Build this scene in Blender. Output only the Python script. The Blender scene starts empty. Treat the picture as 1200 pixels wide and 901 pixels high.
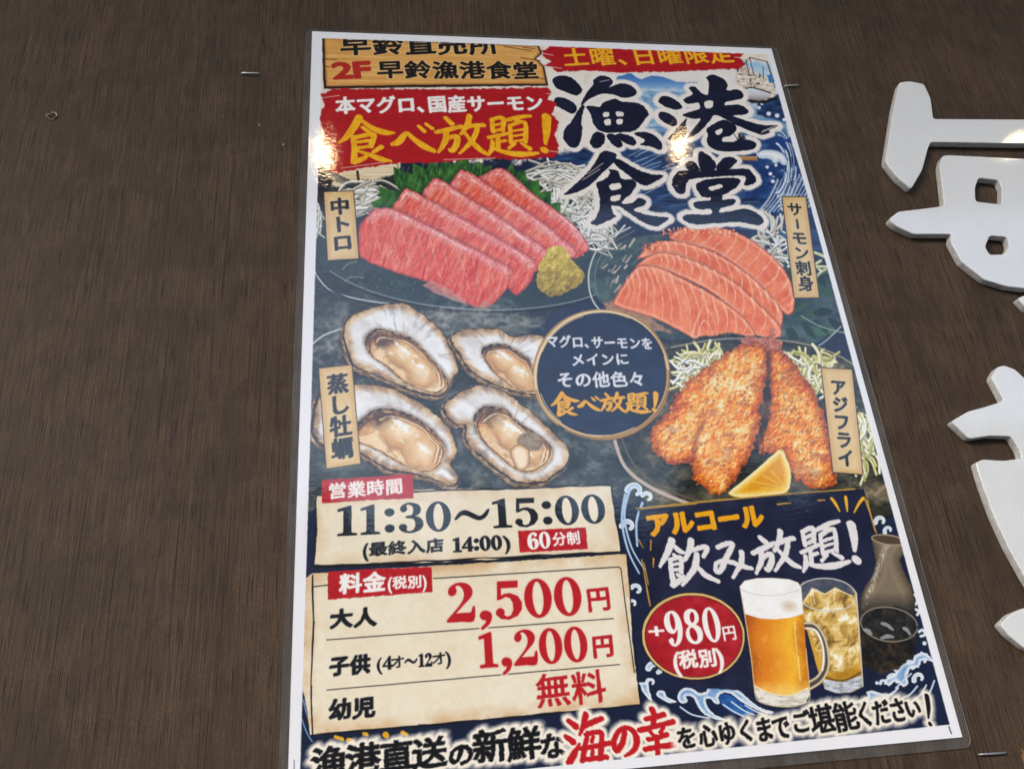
import bpy, bmesh, math, random
import numpy as np
from mathutils import Matrix, Vector

S = bpy.context.scene
COL = S.collection
random.seed(4)

# ------------------------------------------------------------------ camera
CAM = np.array([0.07049185, -0.51261212, -0.55771863])
ROT = np.array([[0.9901118896288023, 0.023572044182522067, -0.13828522968393808],
                [-0.11738420870122052, -0.4005254599876202, -0.9087355519892978],
                [-0.07680750981037354, 0.9159823768145119, -0.3937980342789523]])
FOC = 915.0                                   # focal length in photo pixels (photo 1200 wide)
cam = bpy.data.cameras.new('camera')
cam.sensor_width = 36.0
cam.lens = FOC / 1200 * 36
cam.clip_start = 0.01
cam.clip_end = 3000
co = bpy.data.objects.new('camera', cam)
COL.objects.link(co)
co.matrix_world = Matrix([list(ROT[0]) + [CAM[0]], list(ROT[1]) + [CAM[1]], list(ROT[2]) + [CAM[2]], [0, 0, 0, 1]])
S.camera = co

# ------------------------------------------------------------------ sky, sun, lamps, exposure
SUN_EL, SUN_AZ = math.radians(27), math.radians(-46)      # azimuth measured from straight in front of the wall
wd = bpy.data.worlds.new('World')
S.world = wd
wd.use_nodes = True
nt = wd.node_tree
bg = nt.nodes['Background']
sky = nt.nodes.new('ShaderNodeTexSky')
sky.sky_type = 'NISHITA'
sky.sun_disc = False
sky.sun_elevation = SUN_EL
sky.sun_rotation = math.pi - SUN_AZ
sky.air_density = 1.0
sky.dust_density = 1.0
nt.links.new(sky.outputs[0], bg.inputs[0])
bg.inputs[1].default_value = 0.15
sl = bpy.data.lights.new('sun', 'SUN')
sl.energy = 0.8
sl.angle = math.radians(14)
sl.color = (1.0, 0.91, 0.79)
so = bpy.data.objects.new('sun', sl)
COL.objects.link(so)
sd = Vector((math.sin(SUN_AZ) * math.cos(SUN_EL), -math.cos(SUN_AZ) * math.cos(SUN_EL), math.sin(SUN_EL)))
so.rotation_euler = sd.to_track_quat('Z', 'Y').to_euler()
for bx_, bz_ in ((-0.163, 1.12), (1.014, 1.154), (2.28, 1.20)):    # the warm bulbs under the eave, seen mirrored in the film
    pl = bpy.data.lights.new('warm_bulb', 'POINT')
    pl.energy = 1.0
    pl.color = (1.0, 0.72, 0.38)
    pl.shadow_soft_size = 0.026
    po = bpy.data.objects.new('warm_bulb', pl)
    COL.objects.link(po)
    po.location = (bx_, -1.5, bz_)
S.view_settings.view_transform = 'Standard'
S.view_settings.look = 'None'
S.view_settings.exposure = 1.78
S.view_settings.gamma = 1.0


def ray(px, py, d=0.0):
    """point of the plane d metres in front of the wall that the photograph shows at pixel (px, py)"""
    r = ROT @ np.array([(px - 600) / FOC, -(py - 450.5) / FOC, -1.0])
    return CAM + r * ((-d - CAM[1]) / r[1])


# ------------------------------------------------------------------ helpers
def tag(o, label=None, cat=None, group=None, kind=None):
    if label: o['label'] = label
    if cat: o['category'] = cat
    if group: o['group'] = group
    if kind: o['kind'] = kind
    return o


def mesh_obj(name, me, mat, parent=None):
    o = bpy.data.objects.new(name, me)
    COL.objects.link(o)
    if mat: me.materials.append(mat)
    if parent: o.parent = parent
    return o


class N:
    """short hand for building node materials"""
    def __init__(s, name):
        s.m = bpy.data.materials.new(name)
        s.m.use_nodes = True
        s.t = s.m.node_tree
        s.b = s.t.nodes['Principled BSDF']
        s.out = s.t.nodes['Material Output']

    def n(s, typ, **kw):
        nd = s.t.nodes.new('ShaderNode' + typ)
        for k, v in kw.items():
            if k.startswith('i_'):
                nd.inputs[k[2:].replace('_', ' ')].default_value = v
            else:
                setattr(nd, k, v)
        return nd

    def l(s, a, b): s.t.links.new(a, b)

    def obj(s, scale=(1, 1, 1), rot=(0, 0, 0)):
        c = s.n('TexCoord')
        mp = s.n('Mapping')
        mp.inputs['Scale'].default_value = scale
        mp.inputs['Rotation'].default_value = rot
        s.l(c.outputs['Object'], mp.inputs['Vector'])
        return mp.outputs[0]

    def noise(s, vec, scale, detail=4, rough=.55, dist=0):
        nd = s.n('TexNoise')
        nd.inputs['Scale'].default_value = scale
        nd.inputs['Detail'].default_value = detail
        nd.inputs['Roughness'].default_value = rough
        nd.inputs['Distortion'].default_value = dist
        s.l(vec, nd.inputs['Vector'])
        return nd.outputs[0]

    def ramp(s, f, *stops):
        r = s.n('ValToRGB')
        e = r.color_ramp.elements
        while len(e) < len(stops): e.new(.5)
        for k, (p, c) in zip(e, stops):
            k.position = p
            k.color = (*c, 1) if len(c) == 3 else c
        s.l(f, r.inputs[0])
        return r.outputs[0]

    def mix(s, f, a, b, mode='MIX'):
        m = s.n('Mix', data_type='RGBA', blend_type=mode)
        for sock, v in ((m.inputs[0], f), (m.inputs[6], a), (m.inputs[7], b)):
            if hasattr(v, 'is_linked'): s.l(v, sock)
            elif isinstance(v, (int, float)): sock.default_value = v
            else: sock.default_value = (*v, 1)
        return m.outputs[2]

    def bump(s, h, strength, dist, nrm=None):
        b = s.n('Bump')
        b.inputs['Strength'].default_value = strength
        b.inputs['Distance'].default_value = dist
        s.l(h, b.inputs['Height'])
        if nrm is not None: s.l(nrm, b.inputs['Normal'])
        return b.outputs[0]


# ------------------------------------------------------------------ materials
def wood_material():
    m = N('dark_wood_veneer')
    fine = m.noise(m.obj((1, 1, .012)), 1500, 2, .5)
    mid = m.noise(m.obj((1, 1, .016)), 520, 3, .6)
    pore = m.noise(m.obj((1, 1, .022)), 1700, 2, .5)
    long = m.noise(m.obj((1, 1, .010)), 760, 2, .5)
    band = m.noise(m.obj((1, 1, .04)), 40, 4, .6, .3)
    hue = m.noise(m.obj((1, 1, .08)), 14, 3, .5)
    blot = m.noise(m.obj((1, 1, .8)), 26, 8, .74, .6)
    grit = m.noise(m.obj((1, 1, .5)), 1000, 2, .7)
    c = m.ramp(band, (.30, (0.0560, 0.0350, 0.0210)), (.50, (0.0717, 0.0450, 0.0269)), (.72, (0.0885, 0.0550, 0.0323)))
    c = m.mix(m.ramp(hue, (.54, (0, 0, 0)), (.72, (.50,) * 3)), c, (0.1075, 0.0570, 0.0294))
    c = m.mix(m.ramp(mid, (.36, (.55,) * 3), (.56, (0, 0, 0))), c, (0.0403, 0.0262, 0.0164))
    c = m.mix(m.ramp(fine, (.46, (0, 0, 0)), (.62, (.6,) * 3)), c, (0.1254, 0.0820, 0.0504))
    c = m.mix(m.ramp(blot, (.42, (.45,) * 3), (.57, (0, 0, 0))), c, (0.0291, 0.0200, 0.0134))
    c = m.mix(m.ramp(grit, (.42, (.35,) * 3), (.54, (0, 0, 0))), c, (0.0291, 0.0190, 0.0122))
    c = m.mix(m.ramp(pore, (.58, (0, 0, 0)), (.64, (.85,) * 3)), c, (0.0134, 0.0088, 0.0059))
    c = m.mix(m.ramp(long, (.62, (0, 0, 0)), (.68, (.75,) * 3)), c, (0.0157, 0.0105, 0.0071))
    c = m.mix(m.ramp(grit, (.74, (0, 0, 0)), (.82, (.35,) * 3)), c, (0.1904, 0.1400, 0.0924))
    m.l(c, m.b.inputs['Base Color'])
    m.l(m.ramp(blot, (.3, (.55,) * 3), (.7, (.70,) * 3)), m.b.inputs['Roughness'])
    m.b.inputs['Specular IOR Level'].default_value = .14
    m.l(m.bump(pore, -.35, .0004, m.bump(mid, .3, .0005)), m.b.inputs['Normal'])
    return m.m


def print_material():
    m = N('printed_paper_under_film')
    a = m.n('Attribute', attribute_name='ink')
    g = m.noise(m.obj(), 900, 2, .6)
    c = m.mix(.10, a.outputs[0], m.ramp(g, (.3, (.35,) * 3), (.7, (.65,) * 3)), 'OVERLAY')
    m.l(c, m.b.inputs['Base Color'])
    m.b.inputs['Roughness'].default_value = .6
    m.b.inputs['Specular IOR Level'].default_value = .15
    m.b.inputs['Coat Weight'].default_value = 1.0
    m.b.inputs['Coat Roughness'].default_value = .035
    m.b.inputs['Coat IOR'].default_value = 1.5
    w1 = m.noise(m.obj((1, 1, 1.6)), 34, 3, .5, .6)
    w2 = m.noise(m.obj((1, 1, 2.2)), 210, 3, .6, .5)
    m.l(m.bump(w2, .12, .0003, m.bump(w1, .035, .0009)), m.b.inputs['Coat Normal'])
    return m.m


def film_material():
    m = N('clear_laminate_film')
    tr = m.n('BsdfTransparent')
    tr.inputs[0].default_value = (.93, .93, .92, 1)
    m.b.inputs['Base Color'].default_value = (.55, .55, .54, 1)
    m.b.inputs['Roughness'].default_value = .12
    m.b.inputs['Coat Weight'].default_value = 1
    m.b.inputs['Coat Roughness'].default_value = .04
    w = m.noise(m.obj((1, 1, .25)), 60, 3, .5)
    m.l(m.bump(w, .4, .003), m.b.inputs['Normal'])
    mx = m.n('MixShader')
    fac = m.ramp(m.noise(m.obj((1, 1, .4)), 55, 5, .65), (.35, (.025,) * 3), (.75, (.09,) * 3))
    m.l(fac, mx.inputs[0])
    m.l(tr.outputs[0], mx.inputs[1])
    m.l(m.b.outputs[0], mx.inputs[2])
    m.l(mx.outputs[0], m.out.inputs[0])
    return m.m


def letter_face_material():
    m = N('glossy_white_sign_face')
    v = m.noise(m.obj(), 900, 3, .7)
    v2 = m.noise(m.obj(), 30, 4, .6)
    v3 = m.noise(m.obj(), 130, 5, .7)
    c = m.ramp(v, (.28, (.52, .505, .48)), (.42, (.68, .67, .64)), (.62, (.74, .735, .71)))
    c = m.mix(m.ramp(v2, (.35, (.12,) * 3), (.6, (0, 0, 0))), c, (.52, .50, .46))
    c = m.mix(m.ramp(v3, (.66, (0, 0, 0)), (.74, (.22,) * 3)), c, (.46, .44, .41))
    m.l(c, m.b.inputs['Base Color'])
    m.b.inputs['Roughness'].default_value = .42
    m.b.inputs['Coat Weight'].default_value = 1
    m.b.inputs['Coat Roughness'].default_value = .03
    b1 = m.bump(m.noise(m.obj(), 500, 3, .6), .06, .0003)
    m.l(m.bump(m.noise(m.obj(rot=(0, .35, 0), scale=(1, 1, .1)), 240, 2, .5), .07, .0005, b1), m.b.inputs['Coat Normal'])
    return m.m


def letter_side_material():
    m = N('sawn_white_sign_edge')
    v = m.noise(m.obj(), 260, 5, .75)
    c = m.ramp(v, (.3, (.34, .33, .31)), (.55, (.52, .51, .49)), (.75, (.66, .65, .63)))
    m.l(c, m.b.inputs['Base Color'])
    m.b.inputs['Roughness'].default_value = .75
    m.l(m.bump(v, .5, .001), m.b.inputs['Normal'])
    return m.m


def simple(name, col, rough=.6, metal=0., var=.15, scale=80):
    m = N(name)
    v = m.noise(m.obj(), scale, 4, .6)
    c = m.ramp(v, (.3, tuple(x * (1 - var) for x in col)), (.7, tuple(min(1, x * (1 + var)) for x in col)))
    m.l(c, m.b.inputs['Base Color'])
    m.b.inputs['Roughness'].default_value = rough
    m.b.inputs['Metallic'].default_value = metal
    return m.m


M_WOOD = wood_material()
M_PRINT = print_material()
M_FILM = film_material()
M_RIM = simple('cut_film_edge', (.34, .33, .31), .3)
M_FACE, M_SIDE = letter_face_material(), letter_side_material()
M_STEEL = simple('staple_steel', (.50, .49, .46), .34, .85)
M_RAW = simple('torn_raw_wood', (.26, .17, .075), .8, 0, .5, 500)
M_HOLE = simple('hole_inside', (.012, .009, .007), .9)
M_YEL = simple('old_yellow_paint', (.22, .12, .03), .7, 0, .3)
M_SOFFIT = simple('dark_soffit_boards', (.035, .03, .026), .7)
M_GROUND = simple('grey_paving', (.16, .155, .15), .85, 0, .2, 6)


# ------------------------------------------------------------------ setting: wall, eave, ground
def box(name, x0, x1, y0, y1, z0, z1, mat, parent=None):
    bm = bmesh.new()
    bmesh.ops.create_cube(bm, size=1)
    for v in bm.verts:
        v.co = Vector(((x0 + x1) / 2 + v.co.x * (x1 - x0), (y0 + y1) / 2 + v.co.y * (y1 - y0), (z0 + z1) / 2 + v.co.z * (z1 - z0)))
    me = bpy.data.meshes.new(name)
    bm.to_mesh(me)
    bm.free()
    return mesh_obj(name, me, mat, parent)


EAVE_D, EAVE_H = 2.6, 1.72
wall = box('wooden_wall', -1.6, 2.6, 0, .04, -1.6, EAVE_H, M_WOOD)
tag(wall, 'dark brown wood veneer wall board behind the poster and the white letters', 'wall')
tag(box('eave_soffit', -4, 6, -EAVE_D, .04, EAVE_H, EAVE_H + .05, M_SOFFIT), kind='structure')
tag(box('ground', -60, 60, -60, 60, -1.7, -1.6, M_GROUND), kind='structure')


def hills():
    """a dark wooded bank across the way; it shows only as the dark lower part of the reflections"""
    n = 120
    bm = bmesh.new()
    rows = []
    for k in range(n + 1):
        a = math.radians(-100 + 200 * k / n)
        h = 4.2 + .5 * math.sin(k * .7) + .35 * math.sin(k * 1.9 + 1) + random.uniform(-.2, .2)
        rows.append([bm.verts.new((r * math.sin(a), -r * math.cos(a), z)) for r, z in ((12.5, -1.62), (13, h * .55), (14, h - 1), (17, h - .4), (30, h))])
    for a, b in zip(rows[:-1], rows[1:]):
        for j in range(4): bm.faces.new((a[j], b[j], b[j + 1], a[j + 1]))
    bmesh.ops.recalc_face_normals(bm, faces=bm.faces[:])
    me = bpy.data.meshes.new('hills')
    bm.to_mesh(me)
    bm.free()
    tag(mesh_obj('hills', me, simple('dark_wooded_bank', (.035, .05, .03), .9, 0, .5, 1.5)), kind='structure')


hills()


def tile(x0, y0, s):
    """points measured in an enlarged tile of the photograph -> photo pixels"""
    def f(pts):
        a = np.array(pts, float)
        a[:, 0] = a[:, 0] / s + x0
        a[:, 1] = a[:, 1] / s + y0
        if a.shape[1] > 2: a[:, 2] = a[:, 2] / s
        return a
    return f


# small marks on the wall: a torn screw hole and a chip of old yellow paint, both part of the wall
def blob_part(name, px, py, r, mat, y, parent, seed, squash=1.0, inner=0.0, n=18):
    rnd = random.Random(seed)
    c = ray(px, py)
    bm = bmesh.new()
    ro = [r * (1 + rnd.uniform(-.28, .28)) for _ in range(n)]
    outer = [bm.verts.new((c[0] + ro[k] * math.cos(k * 2 * math.pi / n), y, c[2] + squash * ro[k] * math.sin(k * 2 * math.pi / n))) for k in range(n)]
    if inner:
        inn = [bm.verts.new((c[0] + inner * ro[k] * math.cos(k * 2 * math.pi / n), y + .0004, c[2] + squash * inner * ro[k] * math.sin(k * 2 * math.pi / n))) for k in range(n)]
        for k in range(n): bm.faces.new((outer[k], outer[(k + 1) % n], inn[(k + 1) % n], inn[k]))
    else:
        bm.faces.new(outer)
    bmesh.ops.recalc_face_normals(bm, faces=bm.faces[:])
    me = bpy.data.meshes.new(name)
    bm.to_mesh(me)
    bm.free()
    return mesh_obj(name, me, mat, parent)


hole = blob_part('screw_hole', 62, 137, .0026, M_HOLE, -.0003, wall, 3)
blob_part('torn_rim', 61, 137, .0038, M_RAW, -.0009, hole, 5, 1.0, .72)
blob_part('paint_chip', 1203, 889, .0034, M_YEL, -.0005, wall, 8, 1.8)
blob_part('paint_fleck', 304, 147, .0010, M_RAW, -.0005, wall, 9, 1.0)
blob_part('paint_fleck', 332, 170, .0008, M_RAW, -.0005, wall, 10, 1.6)


# ------------------------------------------------------------------ raised white sign letters
def catmull(p, n=4, closed=True):
    p = np.asarray(p, float)
    k = len(p)
    out = []
    for i in range(k if closed else k - 1):
        if closed:
            a, b, c, d = p[i - 1], p[i], p[(i + 1) % k], p[(i + 2) % k]
        else:
            a, b, c, d = p[max(i - 1, 0)], p[i], p[i + 1], p[min(i + 2, k - 1)]
        for j in range(n):
            t = j / n
            out.append(.5 * (2 * b + (c - a) * t + (2 * a - 5 * b + 4 * c - d) * t * t + (3 * b - a - 3 * c + d) * t ** 3))
    if not closed: out.append(p[-1])
    return np.array(out)


THICK = .0068


def corner_round(p, r=.30):
    """clip each corner with a small curve so that cut edges look sawn, not computed"""
    out = []
    k = len(p)
    for i in range(k):
        a, b, c = p[i - 1], p[i], p[(i + 1) % k]
        la, lc = np.linalg.norm(a - b), np.linalg.norm(c - b)
        q0 = b + (a - b) * min(r, 3.2 / max(la, .01))
        q1 = b + (c - b) * min(r, 3.2 / max(lc, .01))
        for t in (0, .33, .67, 1):
            out.append((1 - t) ** 2 * q0 + 2 * t * (1 - t) * b + t * t * q1)
    return np.array(out)


def sign_piece(outline, holes, label):
    loops = [corner_round(np.asarray(o, float)) for o in [outline] + holes]
    cu = bpy.data.curves.new('sign_letter', 'CURVE')
    cu.dimensions = '2D'
    cu.fill_mode = 'BOTH'
    cu.extrude = THICK / 2 - .0006
    cu.bevel_depth = .0006
    cu.bevel_resolution = 2
    cu.offset = -.0006
    w0 = [[ray(x, y, THICK) for x, y in lp] for lp in loops]
    cx = sum(w[0] for w in w0[0]) / len(w0[0])
    cz = sum(w[2] for w in w0[0]) / len(w0[0])
    for lp in w0:
        sp = cu.splines.new('POLY')
        sp.points.add(len(lp) - 1)
        for q, w in zip(sp.points, lp): q.co = (w[0] - cx, w[2] - cz, 0, 1)
        sp.use_cyclic_u = True
    tmp = bpy.data.objects.new('tmp', cu)
    COL.objects.link(tmp)
    me = bpy.data.meshes.new_from_object(tmp.evaluated_get(bpy.context.evaluated_depsgraph_get()))
    bpy.data.objects.remove(tmp)
    # curve x,y,z -> world x,z,-y
    for v in me.vertices: v.co = Vector((v.co.x, -v.co.z, v.co.y))
    me.materials.clear()
    me.materials.append(M_FACE)
    me.materials.append(M_SIDE)
    for p in me.polygons: p.material_index = 0 if abs(p.normal.y) > .6 else 1
    o = mesh_obj('sign_letter', me, None)
    o.location = (cx, -THICK / 2 - .0004, cz)
    return tag(o, label, 'sign letter', 'raised white sign letters right of the poster')


tS, tU = tile(1000, 60, 3.005), tile(1050, 400, 2.371)
sign_piece(tS([(160, 112), (197, 107), (248, 117), (272, 168), (281, 240), (820, 243), (820, 330), (272, 321), (262, 345), (242, 420), (203, 487), (150, 442), (111, 390), (140, 200)]), [],
           'topmost white letter piece, a slanted hammer head with a long bar to the right')
sign_piece(tS([(312, 371), (332, 367), (601, 380), (820, 388), (820, 850), (601, 836), (540, 829), (460, 805), (380, 742), (340, 668), (345, 645), (270, 645), (210, 645), (150, 616), (124, 593), (158, 566), (250, 555), (320, 546), (303, 402)]),
           [tS([(440, 447), (510, 455), (523, 482), (521, 541), (430, 530), (428, 482)]), tS([(480, 650), (540, 655), (549, 688), (531, 716), (480, 718), (463, 690)]), tS([(604, 455), (690, 458), (690, 545), (602, 536)])],
           'white letter piece with square holes and a pointed arm to the left')
sign_piece(tS([(577, 872), (603, 860), (740, 885), (740, 960), (612, 908)]), [], 'small corner of a white letter piece below the one with square holes')
sign_piece(tU([(264, 100), (280, 72), (300, 67), (330, 78), (358, 104), (520, 130), (520, 900), (420, 760), (356, 652), (310, 570), (270, 482), (240, 400), (221, 338), (240, 328), (300, 332), (350, 325), (342, 300), (318, 264), (260, 262), (203, 271), (153, 223), (200, 195), (245, 183), (299, 166)]), [],
           'tall white letter piece with a star shaped top and a leaning left edge')
sign_piece(tU([(288, 786), (318, 757), (358, 740), (520, 705), (520, 930), (356, 852), (312, 816)]), [], 'lowest white letter piece, a blunt pointed tip near the bottom right')


# ------------------------------------------------------------------ staples in the wall
def staple(pa, pb, label, d=.0021, r=.00062):
    a, b = ray(*pa, d), ray(*pb, d)
    c = (a + b) / 2
    pts = [Vector((a[0], .004, a[2])), Vector((a[0], -d * .6, a[2])), Vector((a[0] * .93 + b[0] * .07, -d, a[2] * .93 + b[2] * .07)),
           Vector((a[0] * .07 + b[0] * .93, -d, a[2] * .07 + b[2] * .93)), Vector((b[0], -d * .6, b[2])), Vector((b[0], .004, b[2]))]
    bm = bmesh.new()
    rings = []
    for i, p in enumerate(pts):
        t = (pts[min(i + 1, 5)] - pts[max(i - 1, 0)]).normalized()
        side = t.cross(Vector((0, 0, 1)))
        if side.length < 1e-4: side = Vector((1, 0, 0))
        side.normalize()
        up = side.cross(t).normalized()
        rings.append([bm.verts.new(p - Vector((c[0], 0, c[2])) + side * r * .75 * math.cos(k * math.pi / 4) + up * r * math.sin(k * math.pi / 4)) for k in range(8)])
    for i in range(5):
        for k in range(8): bm.faces.new((rings[i][k], rings[i][(k + 1) % 8], rings[i + 1][(k + 1) % 8], rings[i + 1][k]))
    bmesh.ops.recalc_face_normals(bm, faces=bm.faces[:])
    for f in bm.faces: f.smooth = True
    me = bpy.data.meshes.new('staple')
    bm.to_mesh(me)
    bm.free()
    o = mesh_obj('staple', me, M_STEEL)
    o.location = (c[0], 0, c[2])
    tag(o, label, 'staple', 'steel staples left in the wall')


staple((282.5, 85.5), (304, 86), 'steel staple in the bare wall left of the poster, near its top corner')
staple((919.5, 100.5), (937, 99.5), 'thin steel staple touching the right edge of the poster near its top')
staple((1149, 883.5), (1180, 881.5), 'bright steel staple in the wall below the bottom right poster corner')

# ================================================================== the poster
# The sheet is a fine grid of 0.4 mm cells.  Everything printed on it is drawn into "ink" colours on that grid, and
# every printed item then becomes a mesh of its own cells.
PW, PH, DU = .420, .5897, .0004
NX, NY = int(round(PW / DU)), int(round(PH / DU))
uu, vv = np.meshgrid(np.arange(NX + 1, dtype=np.float32) * DU, np.arange(NY + 1, dtype=np.float32) * DU)
_c = np.einsum('ji,jhw->ihw', ROT.astype(np.float32), np.stack([uu - CAM[0], np.full_like(uu, -CAM[1]), -vv - CAM[2]]).astype(np.float32))
PX = (600 + FOC * _c[0] / -_c[2]).astype(np.float32)      # where each grid point lies on the photograph
PY = (450.5 - FOC * _c[1] / -_c[2]).astype(np.float32)
del _c
INK = np.zeros((NY + 1, NX + 1, 3), np.float32)           # sRGB 0..1 while drawing
IDS = np.zeros((NY + 1, NX + 1), np.int16)
PARTS = []                                                # (name, parent index, label)
cur = 0


def part(name, parent=-1, label=None):
    global cur
    PARTS.append((name, parent, label))
    cur = len(PARTS) - 1
    return cur


def use(k):
    global cur
    cur = k


def mm(p):
    """photo pixel -> grid units (cells)"""
    w = ray(p[0], p[1])
    return np.array([w[0] / DU, -w[2] / DU])


def window(px_pts, pad=6):
    g = np.array([mm(p) for p in px_pts])
    return gwin(g, pad)


def gwin(g, pad):
    i0, i1 = max(0, int(g[:, 1].min() - pad)), min(NY + 1, int(g[:, 1].max() + pad) + 1)
    j0, j1 = max(0, int(g[:, 0].min() - pad)), min(NX + 1, int(g[:, 0].max() + pad) + 1)
    return (slice(i0, max(i1, i0)), slice(j0, max(j1, j0)))


_tab = np.random.RandomState(7).rand(256, 256).astype(np.float32)


def vnoise(x, y, seed=0):
    x = x + seed * 17.31
    y = y + seed * 9.77
    xi, yi = np.floor(x).astype(int), np.floor(y).astype(int)
    fx, fy = x - xi, y - yi
    fx, fy = fx * fx * (3 - 2 * fx), fy * fy * (3 - 2 * fy)
    a, b = _tab[yi & 255, xi & 255], _tab[yi & 255, (xi + 1) & 255]
    c, d = _tab[(yi + 1) & 255, xi & 255], _tab[(yi + 1) & 255, (xi + 1) & 255]
    return (a * (1 - fx) + b * fx) * (1 - fy) + (c * (1 - fx) + d * fx) * fy


def fbm(x, y, octs=4, seed=0, gain=.55):
    s, a, t = 0, 1., 0
    for o in range(octs):
        s = s + a * vnoise(x * 2 ** o, y * 2 ** o, seed + o * 3)
        t += a
        a *= gain
    return s / t


def rot(x, y, deg):
    c, s = math.cos(math.radians(deg)), math.sin(math.radians(deg))
    return x * c + y * s, -x * s + y * c


def sdf_edges(X, Y, E):
    d = np.full(X.shape, 1e12, np.float32)
    ins = np.zeros(X.shape, bool)
    for x1, y1, x2, y2 in E:
        dx, dy = x2 - x1, y2 - y1
        l2 = dx * dx + dy * dy
        if l2 < 1e-12: continue
        ax, ay = X - x1, Y - y1
        t = np.clip((ax * dx + ay * dy) / l2, 0, 1)
        d = np.minimum(d, (ax - t * dx) ** 2 + (ay - t * dy) ** 2)
        if dy != 0:
            c = ((y1 > Y) != (y2 > Y)) & (ax < ay * dx / dy)
            ins ^= c
    d = np.sqrt(d)
    return np.where(ins, -d, d)


def edges(loop):
    return np.concatenate([loop[:, :2], np.roll(loop[:, :2], -1, 0)], 1)


def sdf_stroke(X, Y, p):
    d = np.full(X.shape, 1e6, np.float32)
    for (x1, y1, w1), (x2, y2, w2) in zip(p[:-1], p[1:]):
        dx, dy = x2 - x1, y2 - y1
        l2 = max(dx * dx + dy * dy, 1e-6)
        ax, ay = X - x1, Y - y1
        t = np.clip((ax * dx + ay * dy) / l2, 0, 1)
        d = np.minimum(d, np.sqrt((ax - t * dx) ** 2 + (ay - t * dy) ** 2) - (w1 + t * (w2 - w1)))
    return d


def rgb(c):
    return np.array(c, np.float32) / 255.


def put(w, a, col, ident=True):
    a = np.clip(a, 0, 1)
    col = np.asarray(col, np.float32)
    if col.ndim == 1: col = rgb(col)
    INK[w] = INK[w] * (1 - a[..., None]) + col * a[..., None]
    if ident: IDS[w][a > .5] = cur


def lerp(a, b, t):
    a, b = np.asarray(a, np.float32), np.asarray(b, np.float32)
    if a.ndim == 1: a = rgb(a)
    if b.ndim == 1: b = rgb(b)
    return a + (b - a) * np.clip(t, 0, 1)[..., None]


def ramp(t, *cols):
    """piecewise colour ramp over 0..1"""
    n = len(cols) - 1
    t = np.clip(t, 0, 1) * n
    o = np.zeros(t.shape + (3,), np.float32)
    for k in range(n):
        m = (t >= k) & (t <= k + 1)
        o[m] = lerp(cols[k], cols[k + 1], t - k)[m]
    return o


def poly(pts, col, soft=.9, rough=0., rs=6., smooth=0, seed=1, alpha=1., ident=True, grow=0.):
    """draw a filled outline; col may be a colour or a function (x, y, distance) -> colours"""
    p = catmull(pts, smooth) if smooth else np.asarray(pts, float)
    w = window(p, 10)
    X, Y = PX[w], PY[w]
    if X.size == 0: return None
    d = sdf_edges(X, Y, edges(p)) - grow
    if rough: d = d + (fbm(X / rs, Y / rs, 4, seed) - .5) * 2 * rough
    c = col(X, Y, d) if callable(col) else col
    put(w, np.clip(.5 - d / soft, 0, 1) * alpha, c, ident)
    return w, X, Y, d


def line(pts, col, wd=None, soft=.9, smooth=4, rough=0., rs=4., alpha=1., ident=False, seed=2):
    p = np.asarray(pts, float)
    if p.shape[1] == 2: p = np.concatenate([p, np.full((len(p), 1), wd)], 1)
    elif wd is not None: p = p * [1, 1, wd]
    if smooth and len(p) > 2: p = catmull(p, smooth, False)
    w = window(p[:, :2], 8 + p[:, 2].max() * 1.6)
    X, Y = PX[w], PY[w]
    if X.size == 0: return
    d = sdf_stroke(X, Y, p)
    if rough: d = d + (fbm(X / rs, Y / rs, 3, seed) - .5) * 2 * rough
    c = col(X, Y, d) if callable(col) else col
    put(w, np.clip(.5 - d / soft, 0, 1) * alpha, c, ident)


def ellipse(cx, cy, rx, ry, deg=0, n=48):
    t = np.linspace(0, 2 * math.pi, n, endpoint=False)
    x, y = rx * np.cos(t), ry * np.sin(t)
    c, s = math.cos(math.radians(deg)), math.sin(math.radians(deg))
    return np.stack([cx + x * c - y * s, cy + x * s + y * c], 1)


# ------------------------------------------------------------------ lettering
_fc = bpy.data.curves.new('glyph', 'FONT')
_fc.fill_mode = 'NONE'
_fc.resolution_u = 3
_fo = bpy.data.objects.new('glyph', _fc)
COL.objects.link(_fo)
_cache = {}

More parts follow.
